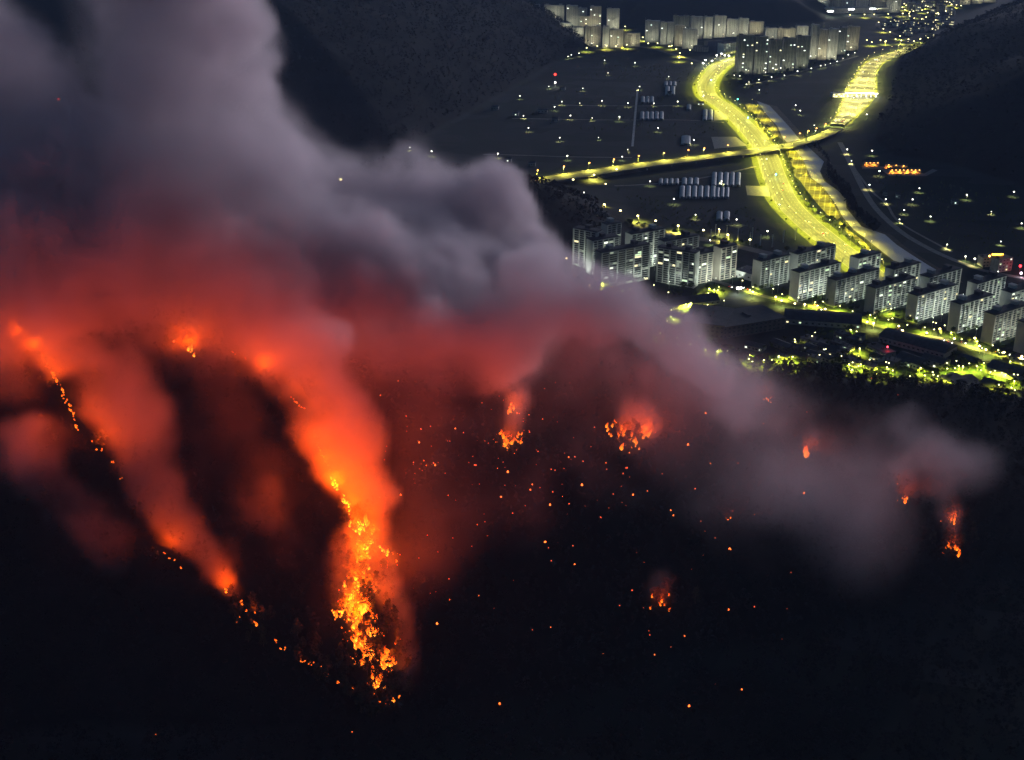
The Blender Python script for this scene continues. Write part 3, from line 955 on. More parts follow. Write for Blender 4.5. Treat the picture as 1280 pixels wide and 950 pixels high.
for a in [
    (644, 675, 5, 24, 'grey', 'low tower half hidden by the mountain edge, leftmost of the far city', 1),
    (680, 705, 6, 36, 'grey', 'grey tower with two lit windows at its upper left corner, far left cluster', 2),
    (708, 722, 7, 36, 'grey', 'slim grey tower, third from the left on the skyline of the far left cluster', 1),
    (722, 733, 10, 36, 'grey', 'narrow grey tower just right of the third one of the far left cluster', 1),
    (737, 751, 8, 38, 'warm', 'tall lone warm-lit tower with bright windows, far left cluster', 5),
    (725, 737, 20, 38, 'warm', 'short tower with bright windows left of the tall warm-lit tower', 3),
    (759, 774, 11, 38, 'pale', 'isolated slim pale tower rightmost of the far left cluster', 1),
    (680, 700, 27, 48, 'grey', 'lower block in front of the far left towers, its base behind the mountain edge', 3),
    (700, 714, 29, 50, 'grey', 'dim low block right of the one with three lit windows', 1),
    (716, 730, 34, 52, 'pale', 'pale low block in the front row of the far left cluster', 0),
    (731, 752, 33, 58, 'warm', 'wide brownish block above the row of green-lit trees', 2),
    (753, 761, 33, 60, 'pale', 'thin pale tower at the left end of the yellow-lit street', 0),
    (762, 779, 37, 60, 'warm', 'yellowish block with two lit windows over the yellow-lit street', 2),
    (780, 800, 41, 58, 'warm', 'low yellow-lit block beside the street junction of the far city', 0),
    (806, 824, 26, 53, 'grey', 'dark grey tower at the left end of the middle cluster', 2),
    (825, 842, 28, 56, 'grey', 'grey tower second from left in the middle cluster', 2),
    (841, 861, 19, 46, 'dark', 'dark tower standing behind the left half of the middle cluster', 1),
    (843, 855, 32, 58, 'warm', 'short warm tower in front of the dark one, middle cluster', 0),
    (853, 871, 37, 61, 'pale', 'pale block lowest in front of the middle cluster', 0),
    (863, 878, 21, 49, 'grey', 'tall grey tower at the centre of the middle cluster', 2),
    (879, 890, 21, 48, 'pale', 'slim pale tower left of the brightest one, middle cluster', 0),
    (892, 907, 20, 47, 'pale', 'brightest pale tower on the skyline of the middle cluster', 1),
    (908, 922, 24, 46, 'pale', 'pale tower right of the brightest one in the middle cluster', 1),
    (923, 935, 23, 44, 'pale', 'tower one step right of the middle cluster skyline', 0),
    (936, 954, 27, 43, 'warm', 'low warm block at the right end of the middle cluster', 0),
    (956, 971, 35, 50, 'grey', 'grey tower top seen behind the dark towers, leftmost of three', 0),
    (972, 993, 35, 50, 'warm', 'warm tower top seen behind the dark towers, middle of three', 0),
    (995, 1010, 33, 50, 'pale', 'pale tower top seen behind the dark towers, rightmost of three', 0),
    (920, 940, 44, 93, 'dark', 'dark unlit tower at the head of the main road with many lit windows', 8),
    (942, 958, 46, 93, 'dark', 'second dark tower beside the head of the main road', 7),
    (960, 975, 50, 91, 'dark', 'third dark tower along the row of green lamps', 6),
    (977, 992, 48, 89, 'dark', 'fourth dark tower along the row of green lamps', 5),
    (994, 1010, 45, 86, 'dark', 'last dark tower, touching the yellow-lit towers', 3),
    (1012, 1021, 31, 74, 'pale', 'pale tower at the left of the yellow-lit group', 1),
    (1022, 1032, 37, 75, 'warm', 'yellowish tower second in the yellow-lit group', 1),
    (1033, 1045, 36, 75, 'pale', 'brightly under-lit tower at the centre of the yellow-lit group', 1),
    (1046, 1056, 34, 68, 'dark', 'dark tower behind the under-lit tower of the yellow-lit group', 2),
    (1057, 1072, 33, 63, 'warm', 'tower at the right end of the yellow-lit group', 3),
    (1021, 1035, -16, 14, 'grey', 'grey tower at the top edge right beside the dark mountain', 1),
    (1038, 1050, -15, 14, 'warm', 'tower at the top edge above the left floodlight', 1),
    (1052, 1067, -15, 14, 'grey', 'tower at the top edge above the middle floodlight', 1),
    (1070, 1084, -17, 14, 'pale', 'pale tower at the top edge between two floodlights', 0),
    (1087, 1105, -14, 15, 'warm', 'tower at the top edge above the right floodlight', 1),
    (1108, 1126, -15, 16, 'grey', 'tower at the top edge beside the far hillside town', 1),
    (1200, 1212, -24, 6, 'warm', 'yellow-lit tower at the top edge left of the right mountain', 0),
    (1215, 1228, -26, 5, 'warm', 'yellow-lit tower at the top edge touching the right mountain', 0),
    (1230, 1244, -26, 3, 'warm', 'yellow-lit tower half behind the right mountain at the top edge', 0),
]:
    T(a[0], a[1], a[2], a[3], a[4], a[5], a[6])

# ================================================================== LOW BUILDINGS
M_DARKWALL = mat('weathered_wall', (.16, .15, .12), .9, .35, .2)
M_PLASTER = mat('plaster_wall', (.42, .40, .34), .9, .3, .3)
M_WHITE = mat('white_panel', (.70, .72, .68), .7, .08, .2)
M_TIN = mat('tin_roof', (.060, .064, .075), .75, .4, .15)
M_TIN2 = mat('slate_roof', (.085, .085, .085), .8, .4, .3)
M_DOOR = mat('door_paint', (.10, .09, .08), .6)
def frame_from(px0, py0, px1, py1):
    a, b = G(px0, py0), G(px1, py1)
    d = b - a
    return a, float(np.hypot(d[0], d[1])), math.atan2(d[1], d[0])
def hall(name, px0, py0, px1, py1, depth, h, label, cat, wallm=M_DARKWALL, roofm=M_TIN, roof='flat', nwin=8, floors=1, lit=0, group=None, litm=None):
    """a long building: its visible front foot runs from one place to the other, its body stands behind that line"""
    a, L, th = frame_from(px0, py0, px1, py1)
    root = empty(name, a, th, label, cat, group)
    MB().box(0, L, 0, depth, -1, h).build('wall', wallm, root)
    r = MB()
    if roof == 'flat':
        r.box(-.4, L + .4, -.5, depth + .4, h + .004, h + .5)
        r.box(L * .1, L * .16, depth * .3, depth * .6, h + .504, h + 2.4)
        r.box(L * .55, L * .59, depth * .4, depth * .7, h + .504, h + 1.9)
    elif roof == 'gable':
        rise = depth * .22
        r.add([(-.5, -.6, h + .02), (L + .5, -.6, h + .02), (L + .5, depth + .6, h + .02), (-.5, depth + .6, h + .02), (-.5, depth / 2, h + rise), (L + .5, depth / 2, h + rise)],
              [(0, 1, 5, 4), (2, 3, 4, 5), (0, 4, 3), (1, 2, 5), (3, 2, 1, 0)])
    else:                                                # barrel roof
        n = 10
        pr = [(-.5 + (depth + 1) * k / n, h + .02 + depth * .16 * math.sin(math.pi * k / n)) for k in range(n + 1)]
        vs = [(-.5, y, z) for y, z in pr] + [(L + .5, y, z) for y, z in pr]
        r.add(vs, [(k, k + 1, n + 2 + k, n + 1 + k) for k in range(n)] + [tuple(range(n, -1, -1)), tuple(range(n + 1, 2 * n + 2)), (0, n + 1, 2 * n + 1, n)])
    r.build('roof', roofm, root)
    fh = h / floors
    for f in range(floors):
        for k in range(nwin):
            s = L / nwin
            m = (litm or random.choice(M_WLIT)) if random.random() < lit else M_GLASS
            wo = link('window', window_mesh(min(2.4, s * .6), min(1.6, fh * .5), m), root)
            wo.location = ((k + .5) * s, -.02, f * fh + fh * .35)
    b = MB(); b.box(L * .04, L * .04 + min(2.2, L * .2), -.09, -.004, 0, min(2.3, h * .7)); b.build('door', M_DOOR, root)
    return root
hall('factory', 852, 418, 905, 424, 60, 15, 'big dark factory block with olive-lit left corner below the smoky apartments', 'factory', nwin=9, floors=3)
hall('factory', 903, 424, 981, 411, 46, 13, 'long dark flat-roofed factory with faint window rows in the middle of the town', 'factory', nwin=14, floors=3)
hall('warehouse', 980, 405, 1076, 412, 34, 6, 'dark barrel-roofed hall below the brightest apartment block', 'warehouse', M_PLASTER, M_TIN, 'barrel', 12, lit=.15)
hall('warehouse', 1098, 427, 1180, 449, 30, 6.5, 'long dark-roofed warehouse beside the front street, with pale side wall', 'warehouse', M_PLASTER, M_TIN2, 'barrel', 14)
hall('gym_hall', 919, 346, 941, 352, 24, 9, 'low hall with a bright white wall between two apartment blocks', 'gym hall', M_WHITE, M_TIN, 'flat', 2)
hall('market_hall', 836, 388, 900, 380, 24, 5, 'low hall with small lights under its dark roof behind the factory', 'market hall', M_PLASTER, M_TIN, 'gable', 10, lit=.3)
hall('low_building', 884, 64, 903, 63, 20, 24, 'dark blue glass-fronted block at the head of the main road', 'office building', mat('blue_glass_wall', (.06, .07, .11), .3, .2, .2), M_ROOF, 'flat', 6, 5)
hall('low_building', 904, 68, 921, 66, 22, 26, 'white-lit office block right of the blue glass-fronted one', 'office building', M_WHITE, M_ROOF, 'flat', 6, 6, lit=.15)
hall('low_building', 866, 64, 884, 65, 24, 12, 'low pale block left of the blue glass-fronted one', 'office building', M_PLASTER, M_ROOF, 'flat', 6, 3)
hall('sports_hall', 1031, 17, 1110, 16, 40, 15, 'very long low grey hall under three floodlights near the top edge', 'sports hall', M_PLASTER, M_WALL3, 'flat', 16, 1)
hall('apartment_house', 802, 404, 809, 404, 12, 13, 'small yellow-lit block at the edge of the smoke', 'house', M_PLASTER, M_TIN, 'flat', 2, 4)
hall('roadside_house', 1247, 341, 1264, 338, 14, 17, 'roadside building with a glowing orange sign on its roof', 'shop building', M_PLASTER, M_TIN2, 'flat', 4, 4, lit=.2)
hall('roadside_house', 1228, 334, 1244, 333, 14, 12, 'pale building left of the one with the orange rooftop sign', 'shop building', M_PLASTER, M_TIN2, 'flat', 4, 3)

# small houses among the trees
HX = [((1000, 427), (1028, 436), 14, 5, 'dark-roofed house with a pale lit gable left of the white blossoming tree'), ((1034, 441), (1050, 447), 12, 5, 'house behind the tree tops at the wood edge'),
      ((1082, 436), (1106, 448), 14, 5, 'dark-roofed house below the red lamp'), ((1119, 452), (1146, 462), 18, 6, 'dark flat house with a green-lit front lawn'),
      ((1150, 455), (1178, 463), 16, 7, 'house with yellow-lit curved front'), ((1172, 480), (1208, 494), 22, 7, 'wide dark-roofed house just above the wood edge'),
      ((1210, 489), (1222, 483), 16, 7, 'house with a yellow-lit end wall'), ((1222, 491), (1243, 497), 22, 9, 'pale three-storey house nearest the wood edge'),
      ((1232, 466), (1272, 479), 24, 7, 'long house in front of the yellow-green trees'), ((1244, 505), (1284, 516), 18, 6, 'dark house at the lower right corner of the town'),
      ((1046, 424), (1066, 430), 12, 5, 'little house behind the barrel-roofed hall'), ((1105, 418), (1121, 424), 10, 5, 'kiosk-like house beside the front street'),
      ((962, 432), (985, 441), 12, 5, 'house left of the two green-lit hedges'), ((930, 436), (952, 441), 12, 5, 'house between the factory and the yellow-lit trees'),
      ((812, 412), (832, 417), 12, 5, 'grey-roofed house at the smoke edge beside the lit garden'), ((840, 401), (852, 404), 12, 6, 'house with lit windows beside the lit garden'),
      ((870, 405), (884, 407), 10, 5, 'house hidden against the factory wall'), ((1196, 452), (1216, 459), 12, 6, 'house behind the yellow-lit curved front'),
      ((1262, 452), (1290, 461), 14, 6, 'house under the last apartment block at the right edge'), ((1017, 447), (1036, 455), 10, 5, 'low house at the foot of the wood with a small white lamp')]
for k, (a, b, d, h, lb) in enumerate(HX):
    hall('house', a[0], a[1], b[0], b[1], d, h, lb, 'house', random.choice((M_PLASTER, M_PLASTER, M_DARKWALL)), random.choice((M_TIN, M_TIN2)), random.choice(('gable', 'flat', 'gable')), random.randint(3, 5), 2 if h > 5.5 else 1, lit=.12, group='low houses of the near town')
r_ = random.Random(6)
for px, py in scatter_px([(1130, 3), (1194, 0), (1188, 20), (1130, 16)], 24, 18):
    hall('far_house', px, py, px + r_.uniform(4, 9), py + r_.uniform(-.6, .6), 14, r_.uniform(8, 22), 'small house at the top edge between the long hall and the right mountain', 'house', random.choice((M_PLASTER, M_DARKWALL, M_WHITE)), M_TIN, 'flat', 3, 2, lit=.3, litm=M_FARLIT[2], group='houses at the top edge')
r_ = random.Random(5)
for k, (px, py) in enumerate(scatter_px([(978, 424), (1030, 420), (1082, 424), (1100, 448), (1122, 452), (1172, 474), (1150, 482), (1060, 460), (960, 448)], 30, 12)):
    hall('house', px, py, px + r_.uniform(9, 15), py + r_.uniform(1.5, 4.5), r_.uniform(8, 12), r_.uniform(3.5, 7), 'small dark-roofed house packed among the trees at the wood edge', 'house', random.choice((M_PLASTER, M_WHITE, M_DARKWALL)), random.choice((M_TIN, M_TIN2)), random.choice(('gable', 'gable', 'flat')), 3, 1, lit=.22, group='small houses packed at the wood edge')
for px, py in scatter_px([(1092, 26), (1165, 22), (1186, 16), (1192, 30), (1168, 48), (1140, 47), (1112, 40)], 44, 8):
    hall('far_house', px, py, px + r_.uniform(4, 8), py + r_.uniform(-.6, .6), 12, r_.uniform(6, 14), 'small house in the crowded lamp-lit quarter beneath the right mountain', 'house', random.choice((M_PLASTER, M_DARKWALL, M_WHITE)), M_TIN, random.choice(('flat', 'gable')), 3, 2, lit=.25, litm=M_FARLIT[2], group='houses of the far quarter')
for px, py, w in [(614, 137, 9), (641, 145, 7), (672, 141, 12), (690, 152, 8), (834, 119, 5), (648, 20, 7), (662, 31, 9), (700, 113, 6), (872, 132, 8), (1104, 245, 5), (1120, 248, 5), (630, 203, 9), (660, 208, 9), (1190, 256, 8)]:
    hall('farm_house', px, py, px + w, py + .2, 10, 6, 'dim farmhouse with low roof on the dark valley floor', 'house', M_PLASTER, M_TIN2, 'gable', 3, 1, lit=.15, group='farmhouses of the valley')
# the orange-lit sheds at the foot of the right mountain
M_ORANGE = emit('orange_lamp_glow', (1, .42, .08), 9)
for a, b, n, lb in [((1080, 207), (1099, 207), 4, 'short shed with four orange lamps at the mountain foot'), ((1112, 216), (1151, 216), 8, 'long shed with a row of orange lamps at the mountain foot'), ((1106, 209), (1134, 211), 3, 'orange-lit shed set back between the two lamp rows')]:
    rt = hall('lit_shed', a[0], a[1], b[0], b[1], 12, 5, lb, 'shed', M_PLASTER, M_TIN2, 'gable', 4, 1)
    A, L, th = frame_from(*a, *b)
    for k in range(n):
        bl = MB().ball((L * (k + .5) / n, -1.6, 5.0), .85, 8, 5, .7).build('lamp_head', M_ORANGE, rt, True)
        if k % 2 == 0:
            l = bpy.data.lights.new('shed_light', 'SPOT'); l.energy = 16000; l.color = (1, .30, .03); l.spot_size = R(142); l.spot_blend = .5; l.shadow_soft_size = .4
            lo = link('lamp_light', l, rt); lo.location = (L * (k + .5) / n, -2.6, 4.4)
flat('lit_yard', [(1077, 208), (1112, 208), (1155, 217), (1166, 211), (1172, 213), (1158, 220), (1112, 220), (1100, 211), (1078, 211)], .1, M_PATH)

# vinyl greenhouses
M_VINYL = mat('greenhouse_film', (.42, .44, .46), .5, .2, .2)
def greenhouse(px, py, Lpx, wm):
    a = G(px, py); b = G(px + .3, py - Lpx)
    L = float(b[1] - a[1])
    root = empty('greenhouse', a, -math.atan2(a[0], a[1]), 'pale vinyl greenhouse tunnel in a row on the valley fields', 'greenhouse', 'greenhouses on the valley fields')
    n = 10
    pr = [(wm * (1 - math.cos(math.pi * k / n)) / 2, 3.6 * math.sin(math.pi * k / n) ** .75) for k in range(n + 1)]
    b_ = MB()
    b_.add([(x, 0, z) for x, z in pr] + [(x, L, z) for x, z in pr], [(k, n + 1 + k, n + 2 + k, k + 1) for k in range(n)] + [tuple(range(n + 1)), tuple(range(2 * n + 1, n, -1))])
    b_.build('cover', M_VINYL, root)
    d = MB(); d.box(wm * .35, wm * .65, -.12, -.01, 0, 2.1); d.build('door', M_DOOR, root)
    h = MB()
    for y in np.linspace(1, L - 1, 6):
        h.tube([(x * 1.004 - .01, y, z + .04) for x, z in pr], .06, 4)
    h.build('hoops', M_POLE, root)
for px, n, py, L, w in [(889, 5, 233, 16, 8.0), (852, 3, 232, 8, 8), (849, 6, 248, 14, 8.0), (888, 4, 248, 12, 6), (895, 2, 276, 10, 9), (800, 5, 150, 9, 8), (801, 3, 129, 7, 8), (831, 2, 119, 10, 10), (830, 3, 108, 5, 8), (851, 1, 181, 10, 17), (823, 4, 231, 6, 7), (878, 2, 151, 13, 9), (858, 1, 138, 6, 9)]:
    d = DEP(G(px, py))
    step = (w + 1.3) / d * FPX
    for k in range(n):
        greenhouse(px + k * step, py, L, w)
flat('farm_yard', [(889, 171), (920, 171), (934, 182), (893, 186)], .08, M_CONC)
flat('farm_yard', [(932, 232), (962, 233), (968, 246), (934, 244)], .08, M_CONC)
flat('farm_yard', [(893, 138), (906, 137), (909, 149), (892, 151)], .08, M_CONC)
# driving-range posts
for px, py in [(888, 302), (894, 296), (908, 297), (922, 301), (937, 306), (950, 309), (965, 309), (979, 303), (994, 300), (940, 300)]:
    p = G(px, py)
    rt = empty('net_post', p, 0, 'tall pale net post standing behind the yellow-lit trees', 'post', 'net posts of the practice ground')
    MB().tube([(0, 0, 0), (0, 0, 17)], [.55, .4], 7).build('shaft', M_WHITE, rt)
    MB().box(-.9, .9, -.15, .15, 17.01, 17.4).build('crossbar', M_WHITE, rt)

# ================================================================== STREET TREES AND TOWN PLANTING
LEAFY = [make_tree('street_tree', 'leafy', h, 300, 80 + k, M_LEAF, 'leafy tree beside the streets of the town, lit yellow-green by lamps', 'tree', 'leafy trees of the town') for k, h in enumerate((8, 9.5, 7))]
_ln = 0
def put_tree(px, py, s=1.0, label='leafy tree beside the streets of the town, lit yellow-green by lamps', group='leafy trees of the town'):
    global _ln
    p = LEAFY[_ln % 3]; first = _ln < 3; _ln += 1
    g = G(px, py)
    if first:
        p.location = g; p.rotation_euler = (0, 0, random.uniform(0, 6.28)); p['label'] = label; p['group'] = group; p.scale = (s,) * 3
        return
    copy_tree(p, g, random.uniform(0, 6.28), label, group, s * random.uniform(.8, 1.25))
TOWN = [(806, 396), (812, 392), (818, 398), (822, 404), (828, 408), (826, 398), (832, 413), (835, 402), (853, 424), (858, 429), (864, 428), (848, 434), (842, 431), (874, 425), (900, 440), (905, 443), (912, 441), (918, 445),
        (934, 452), (938, 456), (942, 449), (950, 455), (957, 452), (962, 456), (1008, 420), (1018, 424), (1024, 418), (1030, 421), (1062, 416), (1066, 414), (1050, 452), (1056, 448), (1045, 450), (1076, 458),
        (1152, 464), (1158, 466), (1163, 470), (1168, 472), (1172, 466), (1196, 452), (1202, 458), (1206, 462), (1212, 461), (1218, 458), (1224, 461), (1256, 470), (1262, 474), (1268, 480), (1274, 484), (1278, 476), (1264, 484), (1180, 462), (1188, 464), (1135, 474), (1142, 472),
        (1240, 442), (1248, 446), (1258, 446), (1266, 448), (1274, 450), (1082, 432), (1090, 452), (1110, 458), (1100, 464)]
for px, py in TOWN: put_tree(px, py)
for px, py in TOWN[:70]: put_tree(px + random.uniform(-6, 6), py + random.uniform(-3.5, 3.5), random.uniform(.6, 1.0))
for k in range(56):
    t = random.random()
    px = 925 + 330 * t; py = 357 + 84 * t - random.uniform(0, 9)
    put_tree(px, py, .85, 'leafy tree in the strip between the front street and the apartment slabs', 'trees along the front street')
for px, py in scatter_px([(800, 362), (900, 360), (908, 376), (830, 384), (806, 378)], 22, 21):
    put_tree(px, py, 1.15, 'dark leafy tree in the grove below the warm apartment blocks', 'trees of the dark grove')
for k in range(22):
    t = random.random(); px = 782 + 90 * t; py = 280 + 22 * t + random.uniform(-3, 5)
    put_tree(px, py, 1.0, 'lamp-lit leafy tree along the yellow back street', 'trees along the back street')
for px, py in [(889, 304), (894, 302), (900, 303), (904, 305), (910, 307), (918, 308), (926, 306), (934, 308), (945, 312), (950, 313), (983, 315), (1010, 316), (872, 296), (842, 286), (958, 118)]:
    put_tree(px, py, 1.1, 'yellow-green tree glowing near the net posts', 'trees by the practice ground')
for k in range(78):                                         # tree belt between the road and the terrace
    t = k / 77
    p = axy[int((.06 + .55 * t) * (len(axy) - 1))] + anr[int((.06 + .55 * t) * (len(axy) - 1))] * (-1) * random.uniform(22, 33)
    if random.random() < .92:
        q = PIX((p[0], p[1], 0)); put_tree(q[0], q[1], random.uniform(.8, 1.45), 'bushy tree in the belt between the main road and the riverside terrace', 'trees of the belt beside the main road')
for k in range(18):                                         # small trees on the other verge
    t = k / 17
    j = int((.06 + .9 * t) * (len(axy) - 1))
    p = axy[j] + anr[j] * random.uniform(23, 28)
    q = PIX((p[0], p[1], 0)); put_tree(q[0], q[1], .5, 'small round tree on the far verge of the main road', 'small trees on the main road verge')
for px, py in [(938, 104), (946, 103), (956, 100), (968, 97), (984, 93), (1000, 88), (1012, 84), (1016, 82), (1028, 81), (1034, 79), (1040, 78), (1048, 76), (1056, 74), (1062, 70), (1070, 67), (918, 96), (926, 97), (912, 108), (922, 108), (910, 100), (704, 71), (713, 70), (724, 66), (734, 62), (739, 60), (755, 76), (930, 110), (940, 112)]:
    put_tree(px, py, 1.35, 'lamp-lit tree along the foot of the far dark towers', 'trees below the far towers')
_m = scatter_px([(1000, 168), (1034, 196), (1040, 214), (1062, 236), (1072, 262), (1100, 282), (1092, 292), (1062, 262), (1050, 240), (1034, 222), (1034, 200), (1016, 184)], 420, 31)
xy_ = np.array([G(a, b)[:2] for a, b in _m])
fo = forest('riverside_wood', xy_[:, 0], xy_[:, 1], np.random.default_rng(2).uniform(5, 9, len(xy_)), 50, (21, 22, 23), M_PINE)
tag(fo, 'dark riverside wood along the right bank of the river', 'wood', kind='stuff')
_m = scatter_px([(640, 150), (700, 160), (800, 175), (900, 170), (880, 130), (760, 112), (700, 116)], 200, 33) + scatter_px([(760, 232), (850, 262), (930, 260), (960, 300), (900, 290), (820, 276)], 160, 34) + scatter_px([(1090, 215), (1280, 250), (1280, 330), (1200, 315), (1110, 262)], 240, 35) + scatter_px([(720, 80), (870, 84), (870, 105), (720, 100)], 160, 36)
xy_ = np.array([G(a, b)[:2] for a, b in _m])
fo = forest('hedges', xy_[:, 0], xy_[:, 1], np.random.default_rng(4).uniform(2.5, 6, len(xy_)), 36, (31, 32, 33), M_LEAF)
tag(fo, 'scattered hedges and bushes on the dark valley fields', 'hedges', kind='stuff')
_m = scatter_px([(985, 420), (1040, 412), (1120, 440), (1180, 470), (1170, 486), (1080, 466), (960, 458), (925, 450)], 230, 41)
xy_ = np.array([G(a, b)[:2] for a, b in _m])
fo = forest('town_shrubbery', xy_[:, 0], xy_[:, 1], np.random.default_rng(4).uniform(3, 7.5, len(xy_)), 60, (41, 42, 43), M_LEAF)
tag(fo, 'dark shrubbery between the low houses and the wood edge', 'shrubbery', kind='stuff')

# lamps among the low houses
heads([(811, 395), (818, 401), (825, 406), (830, 413), (856, 420), (846, 431), (873, 421), (862, 432), (901, 438), (910, 440), (936, 445), (941, 452), (955, 451), (964, 450), (995, 427), (1016, 420), (1064, 412), (1052, 446), (1077, 456), (1019, 416),
       (1150, 461), (1166, 466), (1183, 462), (1196, 451), (1204, 458), (1212, 455), (1222, 458), (1227, 464), (1237, 466), (1258, 470), (1268, 476), (1273, 470), (1262, 452), (1254, 441), (1138, 470), (1070, 414), (990, 447), (1112, 455), (838, 396), (839, 387), (860, 383), (993, 424)], L_TOWN, 6.6)
heads(scatter_px([(1128, 3), (1196, 0), (1190, 30), (1128, 24)], 22, 56), L_FARST, 10.2)
heads(scatter_px([(985, 425), (1080, 428), (1125, 450), (1175, 470), (1160, 484), (1060, 462), (930, 450)], 26, 51), L_TOWN, 6.6)
heads(scatter_px([(1200, 446), (1280, 462), (1280, 490), (1230, 480), (1175, 458)], 14, 52), L_TOWN, 6.6)
heads(scatter_px([(812, 366), (905, 362), (912, 378), (835, 388)], 9, 53), L_TOWN, 6.6)
heads(scatter_px([(800, 388), (835, 390), (850, 430), (905, 440), (900, 450), (820, 425)], 14, 54), L_TOWN, 6.6)
heads([(928 + 325 * t + random.uniform(-6, 6), 354 + 82 * t + random.uniform(-4, 2)) for t in np.linspace(0, 1, 20)], L_TOWN, 6.6)
_court = [(945, 358), (1100, 400), (1280, 440), (1290, 402), (1210, 385), (1110, 352), (990, 346)]
heads(scatter_px(_court, 30, 61), L_TOWN, 6.6)
for px, py in scatter_px(_court, 34, 62): put_tree(px, py, random.uniform(.7, 1.0), 'leafy tree in a courtyard between the apartment slabs', 'courtyard trees of the apartment slabs')
heads(scatter_px([(740, 352), (830, 352), (905, 352), (915, 362), (820, 366), (760, 366)], 10, 63), L_TOWN, 6.6)
# bright white floodlight beside the gym, and the three on the sports hall
M_FLOOD = emit('floodlight_glow', (1, 1, .92), 16)
def flood(px, py, h, r, power, label, base=True, wide=1.0, loc=None, rz=0):
    p = G(px, py, h) if loc is None else loc
    z0 = 0 if base else -3
    rt = empty('floodlight', (p[0], p[1], 0 if base else h - .0), rz, label, 'floodlight')
    hh = h if base else 0
    MB().tube([(0, 0, 0 if base else -2.5), (0, 0, hh)], [.2, .14], 6).build('pole', M_POLE, rt)
    MB().box(-r * wide, r * wide, -.5, -.1, hh - r * .6, hh + r * .6).build('lamp_head', M_FLOOD, rt)
    l = bpy.data.lights.new('flood', 'POINT'); l.energy = power; l.color = (1, 1, .88); l.shadow_soft_size = 1
    lo = link('lamp_light', l, rt); lo.location = (0, -2.0, hh)
flood(924, 360, 8, 1.6, 24000, 'very bright white floodlight in front of the white gym wall', wide=2)
flood(1038, 14, 17, 3, 60000, 'left of three bright floodlights over the long far hall', wide=3)
flood(1064, 11.5, 17, 3, 60000, 'middle of three bright floodlights over the long far hall', wide=3)
flood(1091, 11, 17, 3, 60000, 'right of three bright floodlights over the long far hall', wide=3)
for k, (px, py) in enumerate([(896, 69), (902, 67), (906, 69), (911, 69.5), (882, 75), (879, 79), (890, 76)]):
    flood(px, py, 9, 1.6, 26000, ('white light mast at the head of the main road, second of the bright knot', 'white light mast at the top of the bright knot at the road head', 'white light mast in the middle of the bright knot at the road head', 'white light mast at the right of the bright knot at the road head', 'white light mast left of the road head beside the low roofs', 'lowest white light mast left of the road head', 'white light mast between the road head and the low roofs')[k])
# toll plaza
A, L, th = frame_from(1050, 120, 1097, 121)
tp = empty('toll_plaza', A, th, 'brightly lit white toll plaza canopy across the expressway', 'toll plaza')
MB().box(0, L, -5, 5, 6.4, 7.6).build('roof', M_WHITE, tp)
MB().box(1, L - 1, -5.15, -5.002, 6.5, 7.5).build('fascia_lights', emit('toll_fascia', (1, 1, .85), 5), tp)
for k in range(8):
    x = L * (k + .5) / 8
    b = MB(); b.box(x - .4, x + .4, -3, 3, 0, 6.39); b.build('pillar', M_WHITE, tp)
    b = MB(); b.box(x - 1.1, x + 1.1, -6.2, -3.2, .2, 2.9); b.build('booth', M_WHITE, tp)
    if k % 2:
        l = bpy.data.lights.new('toll', 'POINT'); l.energy = 14000; l.color = (1, .98, .75); l.shadow_soft_size = .6
        lo = link('lamp_light', l, tp); lo.location = (x + 3, -9, 5.6)
hall('toll_office', 1041, 122, 1056, 121.5, 14, 8, 'white-lit office building left of the toll plaza canopy', 'office', M_WHITE, M_WHITE, 'flat', 5, 2, lit=.7, litm=M_FARLIT[0])
# orange rooftop sign, red and white signal lamps
def lamp_sign(px, py, h, w, hh, col, s, label, cat, lcol=None, power=0, z0=0):
    p = G(px, py, h)
    rt = empty('rooftop_sign' if w > 2 else 'signal_light', (p[0], p[1], z0), 0, label, cat)
    MB().tube([(0, 0, 0), (0, 0, h - z0 - hh)], [.18, .14], 6).build('post', M_POLE, rt)
    b = MB()
    if w > 2: b.box(-w / 2, w / 2, -.4, .4, h - z0 - hh, h - z0 + hh)
    else: b.ball((0, 0, h - z0), hh, 8, 6)
    b.build('lamp_head', emit(cat.replace(' ', '_') + '_glow', col, s), rt)
    if power:
        l = bpy.data.lights.new('sign', 'POINT'); l.energy = power; l.color = lcol or col; l.shadow_soft_size = .8
        lo = link('lamp_light', l, rt); lo.location = (0, -3.5, h - z0 - 2)
lamp_sign(1247, 318, 19, 14, 1.0, (1, .42, .04), 9, 'glowing orange rooftop sign on the roadside building', 'sign', (1, .38, .04), 30000, 17.6)
lamp_sign(1237, 320, 13.8, 1.5, 1.3, (1, .5, .1), 8, 'orange lamp at the left end of the glowing rooftop sign', 'sign lamp', z0=12.6)
lamp_sign(1275.5, 332.5, 8, 1, 1.6, (1, .03, .04), 9, 'red traffic light at the right edge on the river road', 'traffic light', (1, .02, .03), 2500)
lamp_sign(1276.5, 341.5, 5, 1, 1.5, (1, .8, 1), 8, 'pale violet signal lamp just below the red traffic light', 'signal lamp', (1, .75, 1), 2000)
lamp_sign(1109.5, 433.5, 9, 1, .9, (1, .05, .08), 9, 'red lamp on a post among the low houses', 'red lamp', (1, .04, .06), 900)
lamp_sign(694, 93, 20, 1, 2.4, (1, .03, .02), 9, 'red warning light on a mast at the foot of the far mountain', 'warning light')
lamp_sign(694, 103, 9, 1, 1.9, (1, .95, .9), 8, 'white lamp under the red warning light at the mountain foot', 'yard lamp', (1, .95, .8), 9000)
lamp_sign(970, 218, 7, 1, 1.2, (.15, 1, .75), 8, 'green traffic light on the main road below the bridge', 'green light', (.1, 1, .7), 2500)
